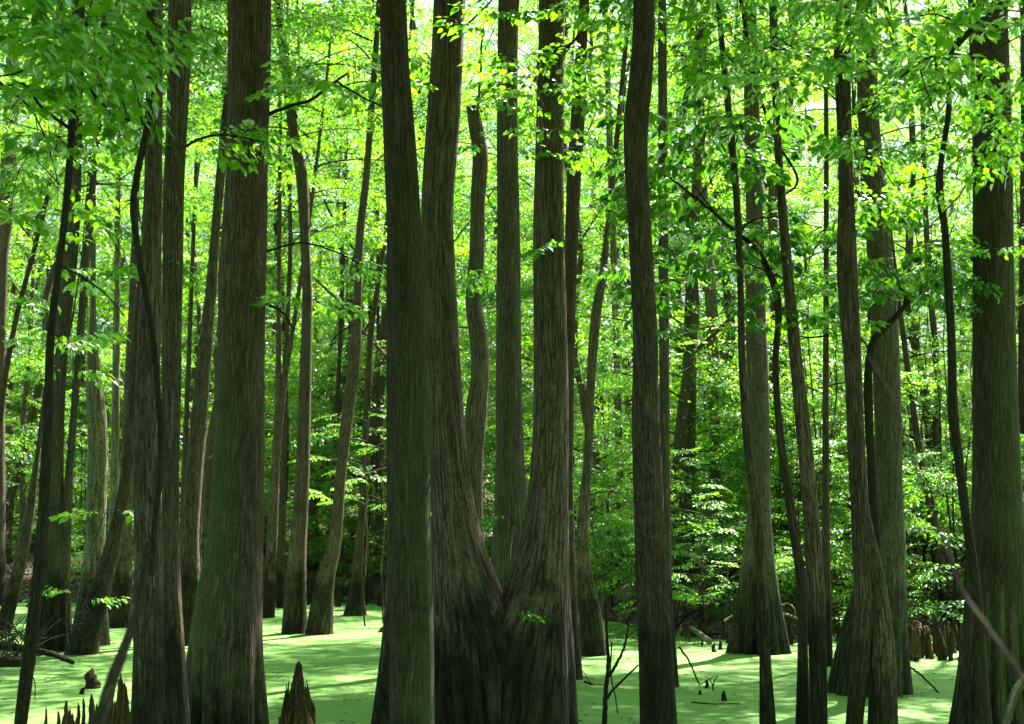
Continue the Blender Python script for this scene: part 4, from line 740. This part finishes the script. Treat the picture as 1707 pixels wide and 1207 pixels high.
# sunlit saplings by the bank
for (px, py, Y, s, lb) in [(612, 740, 30, 1.3, 'pale sunlit sapling spray left of the algae-green trunk'), (640, 800, 31, 1.1, 'pale sapling leaning behind the algae-green trunk'), (1170, 905, 24.5, 1.1, 'yellow-green sapling over the bank right of the bent dark trunk'), (1215, 940, 25, .9, 'small yellow-green sapling before the broad grey trunk'), (1120, 830, 26, 1.2, 'airy yellow-green sapling behind the bent dark trunk'), (1060, 800, 27, 1., 'lime sapling left of the bent dark trunk'), (990, 770, 30, 1.1, 'lime sapling beside the mossy leaning tree')]:
    p = at(px, py, Y); zb = max(-.1, float(terrain_z(p[0], Y))); r = empty('sapling', (p[0], Y, zb), lb, 'sapling', None); mb = MB(); Hh = p[2] - zb + .6; z = np.linspace(-.1, Hh, 12)
    tube(mb, np.stack([.05 * vnoise(z * 2, int(px)), .05 * vnoise(z * 2, int(py)), z], 1), np.linspace(.022, .008, 12), 6); link('stem', mb.mesh('stem', [M['bark_pale']]), r)
    c = link('foliage', CROWN['lime0'], r); c.location = (0, 0, Hh - 1.5 * s); c.scale = (s,) * 3; c.rotation_euler = (0, 0, px)

# far-off wood that reads as one mass
mb = MB(); rs = np.random.RandomState(9); n = 10000
for q in range(n):
    Y = rs.uniform(58, 108); x = rs.uniform(-.42 * Y, .42 * Y); z = .8 + rs.beta(1.0, 1.1) * (27 + (Y - 58) * .32)
    put_spray(mb, SPR[rs.randint(6)], np.array([x, Y, z]), rs.uniform(0, 6.28), rs.normal(0, .3), rs.normal(0, .3), rs.uniform(1.6, 2.8), T_FAR, tint=rs.uniform(.2, .8), rs=rs)
for q in range(5600):
    Y = rs.uniform(52, 95); x = rs.uniform(-.42 * Y, (.42 if q < 2600 else .05) * Y)
    put_spray(mb, SPR[rs.randint(6)], np.array([x, Y, rs.uniform(.6, 8.5) if q < 2600 else rs.uniform(6, 17)]), rs.uniform(0, 6.28), rs.normal(0, .3), rs.normal(0, .3), rs.uniform(1.4, 2.4), T_FAR, tint=rs.uniform(.3, .9), rs=rs, twigs=0)
o = link('distant_woods', mb.mesh('distant_woods', [M['leaf'], M['twig']], smooth=[1])); tag(o, 'far-off leafy wood closing the view behind the trunks', 'woods', kind='stuff')

# more of the wood, unseen, added round sides, behind and overhead to block light
mb = MB(); rs = np.random.RandomState(19)
for q in range(3600):
    a = rs.uniform(0, 6.28); d = rs.uniform(15, 30); x, y = d * math.sin(a), d * math.cos(a) + 4; z = .5 + rs.beta(.9, 1.2) * (20 if y < 6 else 8 if x < 0 else 4)
    if y > 6 and abs(x) < .40 * y + 3.5 or not shaded_ok((x, y, z), .8): continue
    put_spray(mb, SPR[rs.randint(6)], np.array([x, y, z]), rs.uniform(0, 6.28), rs.normal(0, .3), rs.normal(0, .3), rs.uniform(1.6, 2.6), T_FAR, tint=rs.uniform(.2, .8), rs=rs, twigs=0)
cl = [(rs.uniform(-13, 16), rs.uniform(-8, 33), rs.uniform(.7, 2.4)) for _ in range(165)]
for x0, y0, r0 in cl:
    for q in range(int(14 * r0 * r0) + 6):
        a, d = rs.uniform(0, 6.28), r0 * math.sqrt(rs.rand()); x, y = x0 + d * math.cos(a), y0 + d * math.sin(a); z = max(8.5, 2.4 + .42 * y + 1.2) + rs.uniform(0, 3)
        if not shaded_ok((x, y, z), .6): continue
        put_spray(mb, SPR[rs.randint(6)], np.array([x, y, z]), rs.uniform(0, 6.28), rs.normal(0, .3), rs.normal(0, .3), rs.uniform(1.1, 1.8), T_FAR, tint=rs.uniform(.2, .8), rs=rs, twigs=0)
o = link('added_shade_canopy', mb.mesh('added_shade_canopy', [M['leaf'], M['twig']], smooth=[1])); tag(o, 'unseen leafy canopy added around and above the water to shape the light', 'canopy', kind='stuff')

# ------------------------------------------------------------------ ground litter
def flakes(n, xr, fY, z_off, smin, smax, rs, zf):
    x = rs.uniform(*xr, n); y = fY(x, rs.rand(n)); z = zf(x, y) + z_off; keep = np.isfinite(z); P = np.stack([x, y, z], 1)[keep]; n = len(P)
    a = rs.uniform(0, 6.28, n); return P, np.stack([np.cos(a), np.sin(a), rs.normal(0, .25, n)], 1), np.stack([rs.normal(0, .3, n), rs.normal(0, .3, n), np.ones(n)], 1), rs.uniform(smin, smax, n)
rs = np.random.RandomState(21); mb = MB()
P, D, Nn, S = flakes(70000, (-20, 20), lambda x, u: shore(x) - .3 + u ** 1.2 * 16, .03, .06, .13, rs, terrain_z); k = P[:, 2] > .02
add_leaves(mb, P[k], D[k], Nn[k], S[k], T_FAR, rs=rs); tag(link('leaf_litter', mb.mesh('leaf_litter', [M['litter']])), 'brown fallen leaves covering the banks', 'leaf litter', kind='stuff')
mb = MB(); x = rs.uniform(-12, 12, 5200); y = rs.uniform(12.5, 38, 5200); P = np.stack([x, y, np.full(5200, .006)], 1); a = rs.uniform(0, 6.28, 5200)
add_leaves(mb, P, np.stack([np.cos(a), np.sin(a), 0 * a], 1), np.stack([0 * a, 0 * a, 1 + 0 * a], 1) + rs.normal(0, .05, (5200, 3)), rs.uniform(.015, .08, 5200), T_FAR, rs=rs)
for r, b_, data_ in TREES.values():
    C_, R_ = data_[0]; k_ = int(np.argmin(abs(C_[:, 2]))); n_ = 40
    if C_[k_][1] > 36: continue
    a = rs.uniform(0, 6.28, n_); d_ = R_[k_] * 1.02 + np.abs(rs.normal(0, .07, n_)); P = np.stack([C_[k_][0] + d_ * np.cos(a), C_[k_][1] + d_ * np.sin(a), np.full(n_, .008)], 1); a = rs.uniform(0, 6.28, n_)
    add_leaves(mb, P, np.stack([np.cos(a), np.sin(a), 0 * a], 1), np.stack([0 * a, 0 * a, 1 + 0 * a], 1), rs.uniform(.03, .09, n_), T_FAR, rs=rs)
tag(link('floating_debris', mb.mesh('floating_debris', [M['fleck']])), 'dark flecks of leaf and twig afloat on the duckweed', 'debris', kind='stuff')
